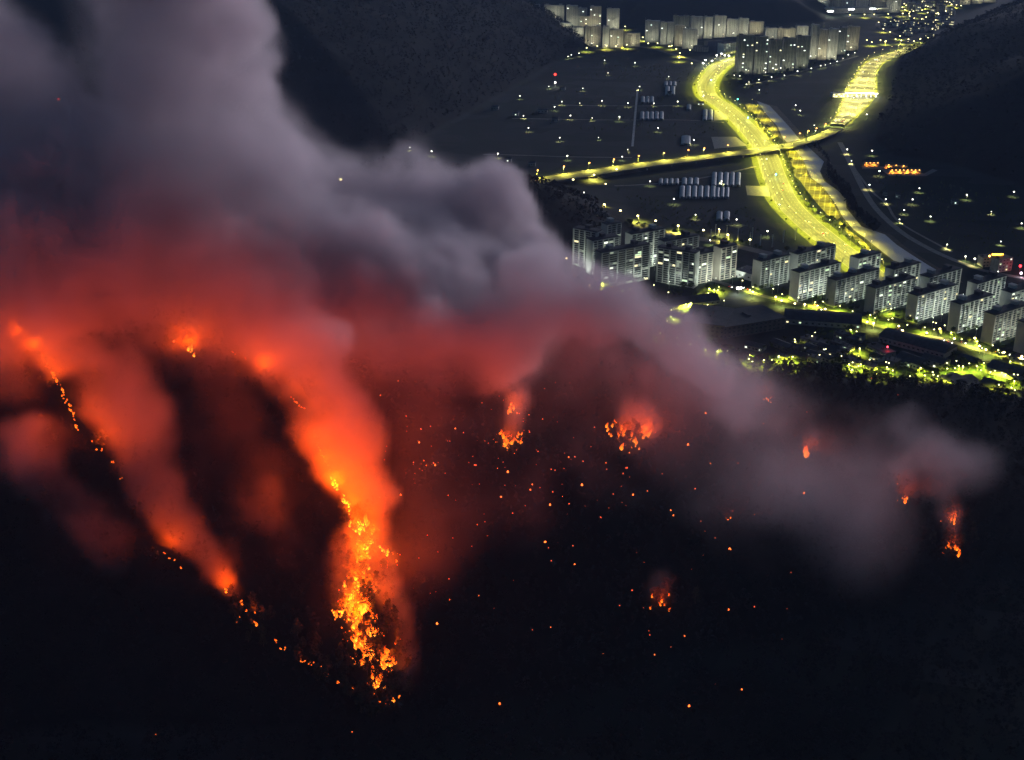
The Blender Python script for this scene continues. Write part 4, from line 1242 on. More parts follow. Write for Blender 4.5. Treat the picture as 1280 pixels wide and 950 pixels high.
lamp_sign(935, 147, 7, 1, 1.4, (.15, 1, .75), 8, 'green traffic light on the main road above the bridge', 'traffic signal', (.1, 1, .7), 2500)
lamp_sign(889, 100, 7, 1, 1.6, (.3, 1, .75), 8, 'green traffic light at the bend of the main road', 'signal light', (.2, 1, .7), 2500)
lamp_sign(798, 50, 8, 1, 1.9, (.15, 1, .7), 8, 'green traffic light at the far street junction', 'junction light')
lamp_sign(922, 124, 7, 1, 1.4, (.15, 1, .75), 7, 'green lamp on the verge at the inside of the road bend', 'verge light', (.1, 1, .7), 3000)
lamp_sign(73, 124, 60, 1, 1.5, (1, .04, .02), 14, 'red warning light on a tall mast seen through the gap in the smoke', 'mast light')

# ================================================================== VEHICLES
CAR_PAINT = [mat('car_paint_white', (.7, .7, .7), .35, spec=.5), mat('car_paint_dark', (.05, .05, .06), .35, spec=.5), mat('car_paint_silver', (.4, .4, .42), .3, metal=.4), mat('car_paint_red', (.3, .03, .03), .35, spec=.5)]
M_TYRE = mat('tyre', (.03, .03, .03), .9)
M_HEAD = emit('headlight_glow', (1, .97, .85), 22); M_TAIL = emit('tail_light_glow', (1, .05, .02), 7)
_cars = {}
def car(p, ang, paint, label, group):
    if paint not in _cars:
        rt = empty('car', (0, 0, -500), 0, label, 'car', group)
        b = MB()
        prof = [(-2.2, .35), (2.2, .35), (2.25, .75), (1.2, .95), (.55, 1.45), (-1.1, 1.48), (-1.8, 1.0), (-2.25, .92)]
        n = len(prof)
        b.add([(x, -.88 + (.18 if z > 1.2 else 0), z) for x, z in prof] + [(x, .88 - (.18 if z > 1.2 else 0), z) for x, z in prof],
              [tuple(range(n)), tuple(range(2 * n - 1, n - 1, -1))] + [(k, n + k, n + (k + 1) % n, (k + 1) % n) for k in range(n)])
        b.build('body', CAR_PAINT[paint], rt)
        w = MB(); w.add([(1.12, -.66, 1.0), (1.12, .66, 1.0), (.60, .66, 1.40), (.60, -.66, 1.40)], [(0, 1, 2, 3)]); w.v = [(x + .06, y, z + .03) for x, y, z in w.v]; w.build('windscreen', M_GLASS, rt)
        for sx in (-1.4, 1.4):
            for sy in (-.8, .8):
                MB().tube([(sx, sy - .11, .33), (sx, sy + .11, .33)], .33, 10).build('wheel', M_TYRE, rt)
        for sy in (-.6, .6):
            MB().ball((2.28, sy, .68), .27, 7, 5).build('headlight', M_HEAD, rt)
            MB().ball((-2.28, sy, .82), .22, 7, 5).build('tail_light', M_TAIL, rt)
        proto(rt); _cars[paint] = [rt, False]
    rt, used = _cars[paint]
    if not used:
        _cars[paint][1] = True
        rt.location = p; rt.rotation_euler = (0, 0, ang); rt['label'] = label; rt['group'] = group
    else:
        copy_tree(rt, p, ang, label, group)
for k in range(14):
    j = random.randint(3, len(axy) - 3)
    lane = random.choice((-14.6, -9, -3.6, 3.6, 9, 14.6))
    q = axy[j] + anr[j] * lane
    ang = math.atan2(atg[j][1], atg[j][0]) + (0 if lane < 0 else math.pi)
    car((q[0], q[1], .17), ang, random.randrange(4), 'small car with its lights on driving along the wide main road', 'cars on the main road')
exy, etg, enr, _ = polyline(EXP, 16)
for k in range(12):
    j = random.randint(2, len(exy) - 3); lane = random.choice((-9, -4, 4, 9))
    q = exy[j] + enr[j] * lane
    car((q[0], q[1], .17 + (4.2 * max(0, (.12 - j / len(exy)) / .12))), math.atan2(etg[j][1], etg[j][0]) + (0 if lane < 0 else math.pi), random.randrange(4), 'car with bright lights near the toll plaza on the expressway', 'cars on the expressway')
fxy, ftg, fnr, _ = polyline(FRONT, 10)
for k in range(14):
    j = random.randint(4, len(fxy) - 6)
    q = fxy[j] + fnr[j] * random.choice((-5, 5))
    car((q[0], q[1], .14), math.atan2(ftg[j][1], ftg[j][0]), random.randrange(4), 'car parked along the front street of the apartment slabs', 'cars on the front street')

# ================================================================== FIRES
def flame_material(name, s, stops):
    m = bpy.data.materials.new(name)
    m.use_nodes = True
    nt = m.node_tree; L = nt.links.new
    nt.nodes.clear()
    tc = nt.nodes.new('ShaderNodeTexCoord')
    xyz = nt.nodes.new('ShaderNodeSeparateXYZ'); L(tc.outputs['Generated'], xyz.inputs[0])
    no = nt.nodes.new('ShaderNodeTexNoise'); no.inputs['Scale'].default_value = 3.2; no.inputs['Detail'].default_value = 4
    L(tc.outputs['Generated'], no.inputs['Vector'])
    ad = nt.nodes.new('ShaderNodeMath'); ad.operation = 'MULTIPLY_ADD'
    L(no.outputs['Fac'], ad.inputs[0]); ad.inputs[1].default_value = .7; L(xyz.outputs['Z'], ad.inputs[2])
    sb = nt.nodes.new('ShaderNodeMath'); sb.operation = 'SUBTRACT'; L(ad.outputs[0], sb.inputs[0]); sb.inputs[1].default_value = .35
    cr = nt.nodes.new('ShaderNodeValToRGB')
    el = cr.color_ramp.elements
    el[0].position, el[0].color = stops[0][0], (*stops[0][1], 1)
    el[1].position, el[1].color = stops[-1][0], (*stops[-1][1], 1)
    for p, c in stops[1:-1]: el.new(p).color = (*c, 1)
    L(sb.outputs[0], cr.inputs[0])
    e = nt.nodes.new('ShaderNodeEmission'); e.inputs[1].default_value = s
    L(cr.outputs[0], e.inputs[0])
    o = nt.nodes.new('ShaderNodeOutputMaterial'); L(e.outputs[0], o.inputs[0])
    m.cycles.emission_sampling = 'NONE'
    return m
M_FLAME = flame_material('flame', 2.8, [(.0, (1, .33, .03)), (.3, (1, .17, .009)), (.65, (.6, .06, .002)), (1, (.22, .012, .0))])
M_FLAMEHOT = flame_material('flame_hot', 4.5, [(.0, (1, .50, .06)), (.3, (1, .22, .015)), (.7, (.6, .07, .003)), (1, (.25, .015, .0))])
M_EMBER = emit('ember_glow', (1, .15, .02), 5)
M_EMBERDIM = emit('ember_dim', (1, .11, .03), 2.6)
FIRE_COL = (1.0, .080, .0)
def tongue(b, x, y, z, r, h, rnd, n=7, m=8):
    """one licking flame: a closed, bent teardrop"""
    ax_, ay_ = rnd.uniform(-.3, .3) * h, rnd.uniform(-.2, .2) * h
    ph = rnd.uniform(0, 6.28)
    vs = [(x, y, z)]
    for j in range(1, m):
        t = j / m
        rad = r * (math.sin(math.pi * t ** .62)) * (1 - .35 * t) * rnd.uniform(.75, 1.2)
        cx = x + ax_ * t * t + .16 * h * math.sin(ph + 5 * t) * t
        cy_ = y + ay_ * t * t + .12 * h * math.cos(ph + 4 * t) * t
        vs += [(cx + rad * math.cos(2 * math.pi * k / n + ph) * rnd.uniform(.7, 1.25), cy_ + rad * math.sin(2 * math.pi * k / n + ph) * rnd.uniform(.7, 1.25), z + h * t) for k in range(n)]
    vs.append((x + ax_, y + ay_, z + h))
    fs = []
    for k in range(n):
        fs.append((0, 1 + (k + 1) % n, 1 + k)); fs.append((len(vs) - 1, len(vs) - 1 - n + k, len(vs) - 1 - n + (k + 1) % n))
    for j in range(m - 2):
        for k in range(n):
            a = 1 + j * n
            fs.append((a + k, a + (k + 1) % n, a + n + (k + 1) % n, a + n + k))
    b.add(vs, fs)
def fire(px, py, w, h, n, label, group=None, power=0, hot=False, light_h=.6, seed=None, col=FIRE_COL, cat='fire', name='fire'):
    rnd = random.Random(seed if seed is not None else int(px * 7 + py * 13))
    p = HIT(px, py)
    rt = empty(name, p, 0, label, cat, group)
    for k in range(n):
        b = MB()
        x, y = rnd.gauss(0, w * .42), rnd.gauss(0, w * .42)
        f = rnd.uniform(.25, 1.0) ** 1.3
        tongue(b, x, y, tz(p[0] + x, p[1] + y) - p[2] + rnd.uniform(-.4, .8), max(.45, h * .22 * f), h * f, rnd)
        b.build('flame', M_FLAMEHOT if hot else M_FLAME, rt, True)
    if power:
        power *= .26 if px > 520 else 1.0
        l = bpy.data.lights.new('fire_light', 'SPOT'); l.spot_size = R(178); l.spot_blend = .12; l.energy = power; l.color = col; l.shadow_soft_size = max(2, w * .5)
        lo = link('fire_light', l, rt); lo.location = (0, -3, h * light_h + 3); lo.rotation_euler = (R(180 + 8), 0, 0)
    return rt
_em = {}
def ember(px, py, r, dim, label, group):
    p = HIT(px, py)
    key = dim
    if key not in _em:
        rt = empty('ember', p, 0, label, 'ember', group)
        rnd = random.Random(5)
        b = MB()
        for k in range(3): tongue(b, rnd.uniform(-.4, .4), rnd.uniform(-.3, .3), -.2, .55, rnd.uniform(1.0, 1.7), rnd, 6, 6)
        b.build('glow', M_EMBERDIM if dim else M_EMBER, rt, True)
        c = MB(); c.tube([(-1.3, .5, .08), (1.2, .3, .16)], [.22, .16], 6); c.build('log', M_BARK, rt)
        _em[key] = proto(rt); rt.scale = (r,) * 3
        return
    copy_tree(_em[key], p, random.uniform(0, 6.28), label, group, r)
PW = 1.1e5
# the curved line of fire at the left
LL = [(80, 135), (90, 152), (118, 172), (140, 185), (152, 195), (165, 212), (187, 226), (210, 262), (218, 276), (225, 292), (233, 312), (243, 328), (262, 350), (268, 372), (276, 384), (286, 398), (298, 412), (310, 450), (318, 473), (330, 502), (347, 525), (355, 540), (364, 552), (376, 610), (384, 622)]
LL = [q for a, b in zip(LL, LL[1:]) for q in (a, ((a[0] + b[0]) / 2 + random.uniform(-3, 3), (a[1] + b[1]) / 2 + random.uniform(-3, 3)))] + LL[-1:]
for k, (zx, zy) in enumerate(LL):
    fire(zx / 3.959, 380 + zy / 3.959, 1.6, random.uniform(1.4, 3.4), 2, 'small flame in the curved line of fire at the left edge', 'flames of the curved left fire line', PW * .36 if k % 9 == 3 else 0)
for k, (px, py) in enumerate([(116, 554), (121, 566), (128, 565), (141, 579), (143, 582), (152, 599), (206, 692), (213, 698), (219, 702), (227, 712)]):
    fire(px, py, 1.2, 1.8, 2, 'small flame low on the left fire line below the glowing smoke', 'lower flames of the left fire line', PW * .7 if k in (2, 6) else 0)
fire(239, 440, 6, 7, 7, 'isolated blazing patch below the red smoke at left', None, PW * .7, True)
ember(217, 428, 1.1, False, 'lone ember just left of the isolated blazing patch', 'single embers near the left fires')
# thin line of fire running down to the burning trees
for k, (zx, zy) in enumerate([(405, 155), (415, 162), (462, 185), (540, 217), (552, 224), (570, 243), (582, 258)]):
    fire(180 + zx / 3.653, 400 + zy / 3.653, 1.0, 2.0, 2, 'faint flame seen through red smoke above the central fire', 'faint flames in the red smoke', PW * .55 if k == 4 else 0)
for k, (zx, zy) in enumerate([(672, 362), (680, 372), (690, 380), (700, 388), (710, 395), (722, 405), (735, 413), (777, 513), (783, 545), (790, 580), (797, 592), (805, 605), (812, 618), (818, 630), (835, 655), (843, 670), (850, 690), (862, 735), (868, 755), (870, 764), (878, 775), (884, 786), (912, 825), (918, 835), (924, 846), (934, 858), (942, 888)]):
    hot = k >= 17
    fire(180 + zx / 3.653, 400 + zy / 3.653, 2.2 if hot else 1.0, random.uniform(3.4, 5) if hot else 2.0, 3 if hot else 2, 'bright flame in the thin line of fire above the burning trees' if hot else 'tiny flame in the dotted line of fire inside the orange smoke', 'bright flames of the thin fire line' if hot else 'dotted flames of the central fire line', PW * (1.7 if hot else .75) if k % 6 == 2 else 0, hot)
# the burning trees
STRIP = [(845, 165), (850, 185), (858, 205), (868, 225), (874, 245), (880, 262), (884, 280), (868, 296), (838, 180), (890, 250), (862, 180), (895, 180), (905, 200), (910, 230), (920, 260),
         (948, 312), (955, 332), (952, 350), (970, 290), (870, 330), (862, 350), (850, 380), (845, 440), (850, 468), (820, 470), (800, 500), (810, 525), (835, 515), (860, 520), (885, 500), (830, 550), (850, 560), (800, 430), (880, 470),
         (870, 590), (890, 580), (910, 600), (850, 620), (848, 645), (870, 660), (900, 680), (925, 690), (880, 700), (862, 690), (866, 715), (940, 700), (960, 725), (840, 600), (780, 520), (900, 540), (855, 400), (865, 420), (895, 420)]
for k, (zx, zy) in enumerate(STRIP):
    fire(180 + zx / 3.166, 600 + zy / 3.166 + 4, 5.0, random.uniform(4.5, 9.5), 6, 'tall flame among the burning trees of the central strip', 'flames among the burning trees of the central strip', PW * random.uniform(.6, 1.0) if k % 3 == 1 else 0, k % 2 == 0)
for k, (zx, zy) in enumerate(STRIP[20:] + STRIP[30:] + [(960, 760), (930, 790), (985, 770), (945, 830), (975, 850), (915, 760), (890, 740)]):
    fire(180 + zx / 3.166 + random.uniform(-9, 9), 600 + zy / 3.166 + random.uniform(-2, 12), 4.5, random.uniform(3.5, 8), 5, 'tall flame among the burning trees of the central strip', 'flames among the burning trees of the central strip', PW * .5 if k % 12 == 5 else 0, k % 3 == 0)
for px, py, w, h, n, pw, lb in [(302, 757, 4, 4, 4, .25, 'flame in a tree top at the head of the lower left fire line'), (321, 783, 3, 6, 4, .25, 'tall yellow flame on the lower left fire line'), (344, 802, 2, 2.4, 2, 0, 'round yellow flame alone on the lower left slope'),
        (285, 738, 4, 4.5, 4, .5, 'orange flame at the foot of the left smoke column'), (296, 777, 3, 3, 3, 0, 'low reddish flame left of the tall yellow one'),
        (378, 829, 2.4, 2.4, 3, 0, 'flame in the tree tops, first of the dark wood below the cavity'), (392, 832, 2, 2.4, 3, 0, 'flame in the tree tops right of the first one'), (407, 845, 2.4, 2.4, 3, .1, 'flat bright flame in the dark wood, centre of the lower edge'),
        (424, 857, 1.6, 2.4, 2, 0, 'small pointed flame below the flat bright one'), (408, 825, 2, 2, 2, 0, 'dim flame between branches above the flat bright one'),
        (472, 857, 6, 6, 6, .35, 'orange burning tree top near the foot of the central strip'), (485, 880, 2.4, 3, 3, .1, 'bright flame at the very foot of the central strip'), (469, 878, 2, 2, 3, 0, 'row of low flames left of the foot of the central strip'), (462, 874, 1.6, 2, 2, 0, 'lowest left flame at the foot of the central strip'),
        (496, 804, 3, 4, 4, .25, 'flame apart on the right side of the burning trees'), (496, 707, 3, 3, 3, .2, 'red flame right of the gap in the burning trees'), (498, 694, 2, 2, 2, 0, 'pair of red sparks above the red flame'),
        # centre of the hillside
        (642, 515, 6, 4.5, 16, .8, 'upper of two glowing fires in the dark smoke at centre'), (634, 555, 10, 6.5, 34, 1.6, 'large round glowing fire in the dark smoke at centre'), (649, 547, 3, 4, 3, 0, 'small flame on the right rim of the large round fire'),
        (777, 548, 16, 8, 46, 2.0, 'big blazing clump of trees right of centre'), (805, 547, 5, 7, 16, .8, 'pillar of flame beside the big blazing clump'),
        (959, 502, 7, 4, 9, .5, 'low red fire at the edge of the dark wood'), (1007, 571, 3, 13, 8, .9, 'tall narrow column of flame right of the thin smoke'),
        (1129, 625, 7, 5, 10, .5, 'small spreading fire near the pale smoke puff'), (1123, 607, 3, 3, 3, .05, 'faint flame above the small spreading fire'), (1188, 652, 7, 6, 10, .5, 'flame in branches above the rightmost burning tree'), (1194, 688, 8, 6, 14, .7, 'rightmost burning tree, orange flames under a dark crown'), (1178, 693, 1.6, 2, 2, 0, 'small bright flame left of the rightmost burning tree'),
        (829, 759, 8, 4.5, 12, .6, 'lone low fire on the dark lower slope'), (530, 584, 6, 2, 6, .12, 'cluster of small flames in a ring left of centre'), (909, 651, 2, 3, 3, .04, 'short upright flame in the blue-grey smoke')]:
    fire(px, py, w, h, n, lb, None, PW * pw, pw >= .3 and px < 520)
for k in range(18):
    t = (k + random.random()) / 18
    px = float(np.interp(t, [0, .25, .5, .75, 1], [292, 332, 380, 430, 482])); py = float(np.interp(t, [0, .25, .5, .75, 1], [752, 795, 836, 860, 882]))
    fire(px + random.uniform(-8, 8), py + random.uniform(-9, 5), 1.2, random.uniform(1.2, 2.6), 2, 'little flame between dark crowns along the lower edge of the fire', 'little flames along the lower edge of the fire', PW * .12 if k % 6 == 2 else 0)
# embers sprinkled over the burnt slope
def sp(scale, ox, oy, L): return [(ox + a / scale, oy + b / scale) for a, b in L]
EMB = sp(2.969, 440, 440, [(172, 112), (105, 170), (250, 342), (385, 290), (232, 455), (230, 425), (267, 410), (310, 425), (555, 546), (358, 538), (670, 498), (663, 517), (782, 541), (733, 574), (855, 499), (465, 645), (502, 687), (717, 710), (826, 792), (1097, 519), (1042, 535), (1183, 592), (1192, 610), (942, 415), (803, 394), (1113, 220), (657, 237), (708, 253), (580, 450), (541, 433), (602, 380), (1030, 380), (1245, 348), (470, 908), (362, 923), (182, 538), (103, 543)])
EMB += sp(2.969, 860, 440, [(65, 230), (280, 270), (83, 417), (260, 500), (428, 530), (147, 628), (247, 607), (155, 735), (5, 348)])
EMB += sp(2, 640, 640, [(83, 78), (156, 133), (545, 95), (541, 246), (432, 312), (228, 357), (356, 360), (574, 445), (441, 488), (96, 289), (403, 12)]) + [(440, 917), (195, 920), (625, 881), (547, 781)]
DIM = sp(2.969, 440, 440, [(207, 78), (545, 168), (715, 140), (745, 247), (204, 207), (203, 297), (205, 280), (257, 292), (415, 303), (625, 507), (595, 604), (490, 608), (375, 695), (445, 722), (925, 620), (1017, 572), (820, 722), (248, 767), (228, 882), (945, 440), (1020, 495), (1005, 455), (887, 355), (660, 300), (690, 375), (560, 410), (120, 405), (128, 352), (740, 440), (790, 380), (812, 405), (970, 528), (1150, 455), (600, 850), (740, 776)])
DIM += sp(2.969, 860, 440, [(195, 245), (600, 345), (640, 398), (440, 225), (167, 593), (228, 490), (382, 820), (680, 98), (780, 160)]) + sp(2, 640, 640, [(300, 198), (605, 238), (645, 318), (345, 311), (397, 342), (152, 87), (222, 17), (448, 147), (697, 152), (508, 432), (840, 567), (115, 78), (330, 128), (675, 318)])
DIM += [(random.gauss(590, 70), random.gauss(560, 45)) for _ in range(46)] + [(random.gauss(720, 90), random.gauss(590, 50)) for _ in range(34)] + [(random.uniform(480, 1000), random.uniform(520, 800)) for _ in range(24)]
for px, py in EMB: ember(px, py, .5 + .85 * random.random() ** 2.2, False, 'orange ember glowing alone on the dark burnt slope', 'bright embers over the burnt slope')
for px, py in DIM: ember(px, py, .32 + .5 * random.random() ** 2, True, 'faint ember barely glowing on the dark burnt slope', 'faint embers over the burnt slope')

# ================================================================== SMOKE
VOX = 4.5
LO = np.array((-700., 560., -25.)); NV = (310, 246, 112)
HI = LO + VOX * (np.array(NV) - 1)
gxs, gys, gzs = [np.linspace(LO[i], HI[i], NV[i]) for i in range(3)]
VX, VY, VZ = np.meshgrid(gxs, gys, gzs, indexing='ij')
VX, VY, VZ = [v.astype(np.float32) for v in (VX, VY, VZ)]
wx = (fbm(VX, VY, VZ, 130, 3, 0) - .5) * 75 + (fbm(VX, VY, VZ, 38, 3, 2) - .5) * 36
wz = (fbm(VX, VY, VZ, 130, 3, 4) - .5) * 75 + (fbm(VX, VY, VZ, 38, 3, 1) - .5) * 36
wy = (fbm(VX, VY, VZ, 130, 2, 3) - .5) * 60
GZ = terrain(*np.meshgrid(gxs, gys, indexing='ij')).astype(np.float32)[:, :, None]
FLD = np.zeros(NV, np.float32)
THN = np.zeros(NV, np.float32)
def blob(field, px, py, rpx, yd, amp=1.0, stretch=1.0):
    """a billow on the sight line through (px, py); yd = ground distance, or None: resting on the hillside there"""
    if yd is None or yd < 0:
        p = HIT(px, py); lift = 0 if yd is None else -yd
        p = p + np.array((0, -lift * .3, lift))
    else:
        p = AT(px, py, yd)
    r = rpx * DEP(p) / FPX
    R_ = r * 1.25 + 80
    sl = [slice(max(0, int((p[i] - R_ - LO[i]) / VOX)), max(0, min(NV[i], int((p[i] + R_ - LO[i]) / VOX) + 2))) for i in range(3)]
    sl = tuple(sl)
    if min(s.stop - s.start for s in sl) <= 0: return
    k = min(1.0, r / 60)
    d2 = ((VX[sl] + wx[sl] * k - p[0]) ** 2 + ((VY[sl] + wy[sl] * k - p[1]) / stretch) ** 2 + (VZ[sl] + wz[sl] * k - p[2]) ** 2) / (r * r)
    field[sl] += amp * np.clip(1 - d2 / 1.35, 0, 1) ** 2
def stream(field, pts, amp=1.0, per=6, stretch=1.0):
    """a drawn-out billow: a chain of overlapping blobs whose union, not sum, counts"""
    tmp = np.zeros(NV, np.float32)
    P3 = []
    for px, py, r, yd in pts:
        if yd < 0:
            q = HIT(px, py); q = q + np.array((0, yd * .3, -yd))
        else:
            q = AT(px, py, yd)
        P3.append(np.array((*q, r * DEP(q) / FPX)))
    for i in range(max(1, len(P3) - 1)):
        for k in range(per if len(P3) > 1 else 1):
            t = k / per
            c = P3[i] * (1 - t) + P3[min(i + 1, len(P3) - 1)] * t
            p, r = c[:3], c[3]
            R_ = r * 1.25 + 80
            sl = tuple(slice(max(0, int((p[j] - R_ - LO[j]) / VOX)), max(0, min(NV[j], int((p[j] + R_ - LO[j]) / VOX) + 2))) for j in range(3))
            if min(q.stop - q.start for q in sl) <= 0: continue
            w_ = min(1.0, r / 30)
            d2 = ((VX[sl] + wx[sl] * w_ - p[0]) ** 2 + ((VY[sl] + wy[sl] * w_ - p[1]) / stretch) ** 2 + (VZ[sl] + wz[sl] * w_ - p[2]) ** 2) / (r * r)
            tmp[sl] = np.maximum(tmp[sl], np.clip(1 - d2 / 1.5, 0, 1))
    field += amp * tmp
def billow(x, y, z, s, octv, k):
    out, a_, tot = 0, 1.0, 0
    for o in range(octv):
        q = 2.07 ** o / s
        out = out + a_ * np.abs(2 * vnoise(x * q + 13.1 * o, y * q + 3.3 * o, z * q + 7.9 * o, k + o) - 1)
        tot += a_; a_ *= .55
    return out / tot
# the main plume, leaning away to the upper left
for pts in [
    [(-60, 20, 70, 1010), (-20, 110, 95, 1000), (0, 200, 105, 970), (20, 300, 110, 930), (10, 390, 75, 915)],
    [(20, 90, 60, 1020), (50, 170, 70, 985), (60, 250, 90, 960)],
    [(195, -40, 95, 1080), (215, 60, 100, 1060), (215, 170, 105, 1020), (200, 270, 120, 960), (190, 370, 100, 905)],
    [(270, -20, 55, 1060), (305, 60, 58, 1050), (315, 130, 58, 1030), (310, 200, 80, 1000), (300, 300, 110, 950), (290, 390, 90, 910)],
    [(330, 190, 85, 1010), (400, 235, 62, 1040), (470, 255, 55, 1070), (540, 240, 54, 1090), (590, 238, 44, 1100), (640, 245, 44, 1110)],
    [(648, 262, 44, 1110), (650, 300, 44, 1090), (622, 352, 46, 1040), (632, 398, 44, 1000), (668, 425, 40, -64), (715, 452, 38, -58), (770, 474, 36, -50), (825, 492, 32, -44), (885, 508, 26, -34)],
    [(330, 330, 105, 960), (430, 340, 100, 980), (530, 340, 92, 1020), (610, 360, 80, 1060)],
    [(390, 420, 75, 920), (480, 420, 82, 950), (570, 410, 80, 980), (630, 420, 60, 980), (670, 440, 46, -66), (720, 465, 38, -56)],
    [(470, 450, 45, 930), (560, 455, 52, 950), (650, 460, 50, -60), (740, 470, 46, -55), (820, 490, 42, -45), (870, 505, 34, -38)],
    [(60, 390, 70, -50), (130, 400, 65, -55), (210, 410, 60, -55), (290, 415, 62, -55)],
]:
    stream(FLD, pts)
stream(FLD, [(540, 470, 44, -46), (610, 476, 44, -46), (690, 482, 44, -48), (760, 494, 38, -42)], .5)
FLD = np.minimum(FLD, 1.15)
LOW = np.zeros(NV, np.float32)
for pts, am in [
    # left column, from the foot of the fire line up to the plume
    ([(290, 748, 12, -8), (268, 715, 20, -14), (238, 672, 30, -20), (200, 622, 40, -26), (184, 582, 54, -32), (160, 525, 64, -38), (130, 468, 68, -45), (105, 420, 62, -50)], 1.15), ([(100, 470, 30, -26), (132, 530, 32, -24), (176, 600, 32, -20), (215, 655, 28, -16), (260, 710, 22, -12)], .6),
    ([(200, 560, 30, -40), (165, 510, 30, -45)], .5),
    # central column over the line of fire
    ([(478, 640, 22, -18), (452, 610, 38, -26), (425, 570, 44, -32), (398, 530, 46, -38), (372, 490, 48, -44), (340, 455, 52, -50), (290, 430, 50, -52), (240, 425, 45, -52)], 1.05),
    ([(490, 640, 18, -20), (470, 590, 28, -30), (440, 545, 30, -40), (415, 500, 36, -46)], .75),
    ([(515, 860, 16, -9), (508, 800, 20, -12), (492, 750, 22, -13), (470, 710, 26, -12), (462, 670, 28, -16), (455, 640, 30, -22)], .72),
    ([(455, 800, 18, -9), (440, 760, 24, -12), (430, 720, 22, -16), (440, 690, 24, -16)], .7),
    # puff over the right fires
    ([(1200, 670, 30, -14), (1170, 620, 40, -20), (1138, 585, 42, -26), (1112, 560, 36, -32)], .58),
    ([(1050, 600, 40, -22), (1000, 565, 44, -26), (960, 545, 46, -28), (920, 540, 48, -30), (870, 530, 48, -34)], .5),
    # round the single fires
    ([(634, 557, 22, -5), (636, 540, 24, -10)], 1.3), ([(642, 517, 16, -5), (643, 505, 18, -10)], 1.2), ([(636, 530, 22, -14), (642, 505, 24, -18), (650, 480, 30, -26)], .7),
    ([(778, 553, 30, -5), (784, 540, 32, -10)], 1.3), ([(804, 550, 18, -5), (805, 535, 20, -10)], 1.1), ([(785, 525, 28, -16), (795, 500, 32, -24)], .7),
    ([(1007, 572, 16, -6), (1006, 550, 18, -12)], .7), ([(960, 505, 14, -6), (955, 490, 16, -10)], .45), ([(830, 760, 18, -5), (827, 742, 22, -10)], .9), ([(239, 443, 16, -6), (242, 425, 24, -16)], .6), ([(1193, 692, 18, -6), (1190, 660, 24, -10)], .5), ([(1128, 625, 18, -6), (1122, 600, 24, -12)], .5),
    # veils linking the single fires to the plume
    ([(705, 540, 46, -26), (690, 505, 55, -38), (690, 470, 52, -50)], .46), ([(850, 555, 46, -26), (835, 520, 50, -34), (815, 490, 46, -44)], .48), ([(560, 545, 46, -32), (545, 505, 55, -44), (530, 470, 55, -55)], .26),
    ([(1060, 640, 44, -20), (1000, 600, 52, -26), (940, 560, 54, -30), (890, 525, 46, -36)], .30), ([(760, 640, 50, -22), (720, 600, 54, -28), (670, 580, 50, -30)], .36),
    # grey wisps low on the left
    ([(150, 700, 34, -14), (105, 650, 40, -18), (65, 600, 52, -22), (30, 560, 48, -24)], .62), ([(230, 760, 34, -12), (160, 720, 40, -16), (100, 690, 40, -18)], .5),
    ([(300, 720, 26, -16), (290, 660, 34, -24), (310, 620, 30, -28)], .34), ([(370, 700, 34, -18), (345, 640, 36, -26)], .42),
]:
    stream(LOW, pts, am)
for a in [(250, 480, 70, -40, .55), (280, 570, 70, -34, .5), (340, 640, 60, -26, .5), (230, 640, 50, -24, .5), (20, 500, 60, -40, .6), (60, 585, 50, -26, 1.0), (110, 660, 50, -22, .9), (10, 600, 50, -24, .8), (90, 720, 80, -20, .18),
          (520, 560, 60, -40, .4), (560, 640, 80, -36, .4), (540, 720, 80, -26, .25), (640, 660, 90, -26, .6), (720, 620, 90, -30, .6), (640, 540, 60, -26, .5), (590, 540, 70, -40, .5), (700, 550, 80, -40, .5), (780, 520, 60, -26, .5), (760, 590, 80, -36, .45), (860, 560, 90, -40, .8), (940, 580, 80, -36, .9), (990, 560, 60, -30, .7), (900, 630, 90, -32, .7), (1000, 630, 80, -30, .7), (1080, 640, 70, -28, .6), (800, 640, 100, -30, .7),
          (930, 510, 45, -26, .8), (1000, 540, 40, -22, .5), (1215, 620, 45, -24, .6), (1260, 590, 40, -26, .6), (1100, 600, 70, -28, 1.1), (1040, 580, 60, -28, 1.0), (1180, 620, 60, -24, .9), (1060, 690, 90, -26, .6), (900, 700, 90, -24, .5), (960, 640, 80, -30, .7)]:
    blob(THN, *a)
for a in [(470, 500, 60, -40, .8), (540, 500, 70, -45, .9), (620, 500, 70, -45, .9), (700, 505, 70, -45, .9), (770, 500, 60, -40, .9), (840, 515, 60, -36, .9), (900, 530, 55, -32, .9)]:
    blob(THN, *a)
bl = billow(VX + wx * .5, VY + wy * .3, VZ + wz * .5, 95, 4, 1)
nz1 = fbm(VX + wx * .4, VY, VZ + wz * .4, 60, 4, 5, .6)
nz3 = fbm(VX + wx * .8, VY, VZ + wz * .8, 26, 3, 3, .65)
nz2 = fbm(VX + wx * .6, VY + wy * .4, VZ * .8, 120, 4, 2, .55)
dens = .082 * sst(.26, .80, FLD + ((bl - .35) * 1.0 + (nz1 - .5) * .8 + (nz3 - .5) * .95) * np.minimum(1, FLD * 3)) * np.clip(.25 + 2.4 * (nz2 - .32), .12, 1.6) * np.clip(.5 + 2.2 * (nz1 - .38), .25, 1.7)
dens += .007 * sst(.03, .5, FLD + (nz1 - .5) * .3 * np.minimum(1, FLD * 5)) * (.3 + 1.2 * nz2)
dl = LOW + ((nz1 - .5) * 1.7 + (bl - .35) * .9 + (nz3 - .5) * .9) * np.minimum(1, LOW * 3)
dens = np.maximum(dens, .030 * sst(.24, 1.3, dl) * np.clip(.3 + 2.0 * (nz2 - .3), .12, 1.5))
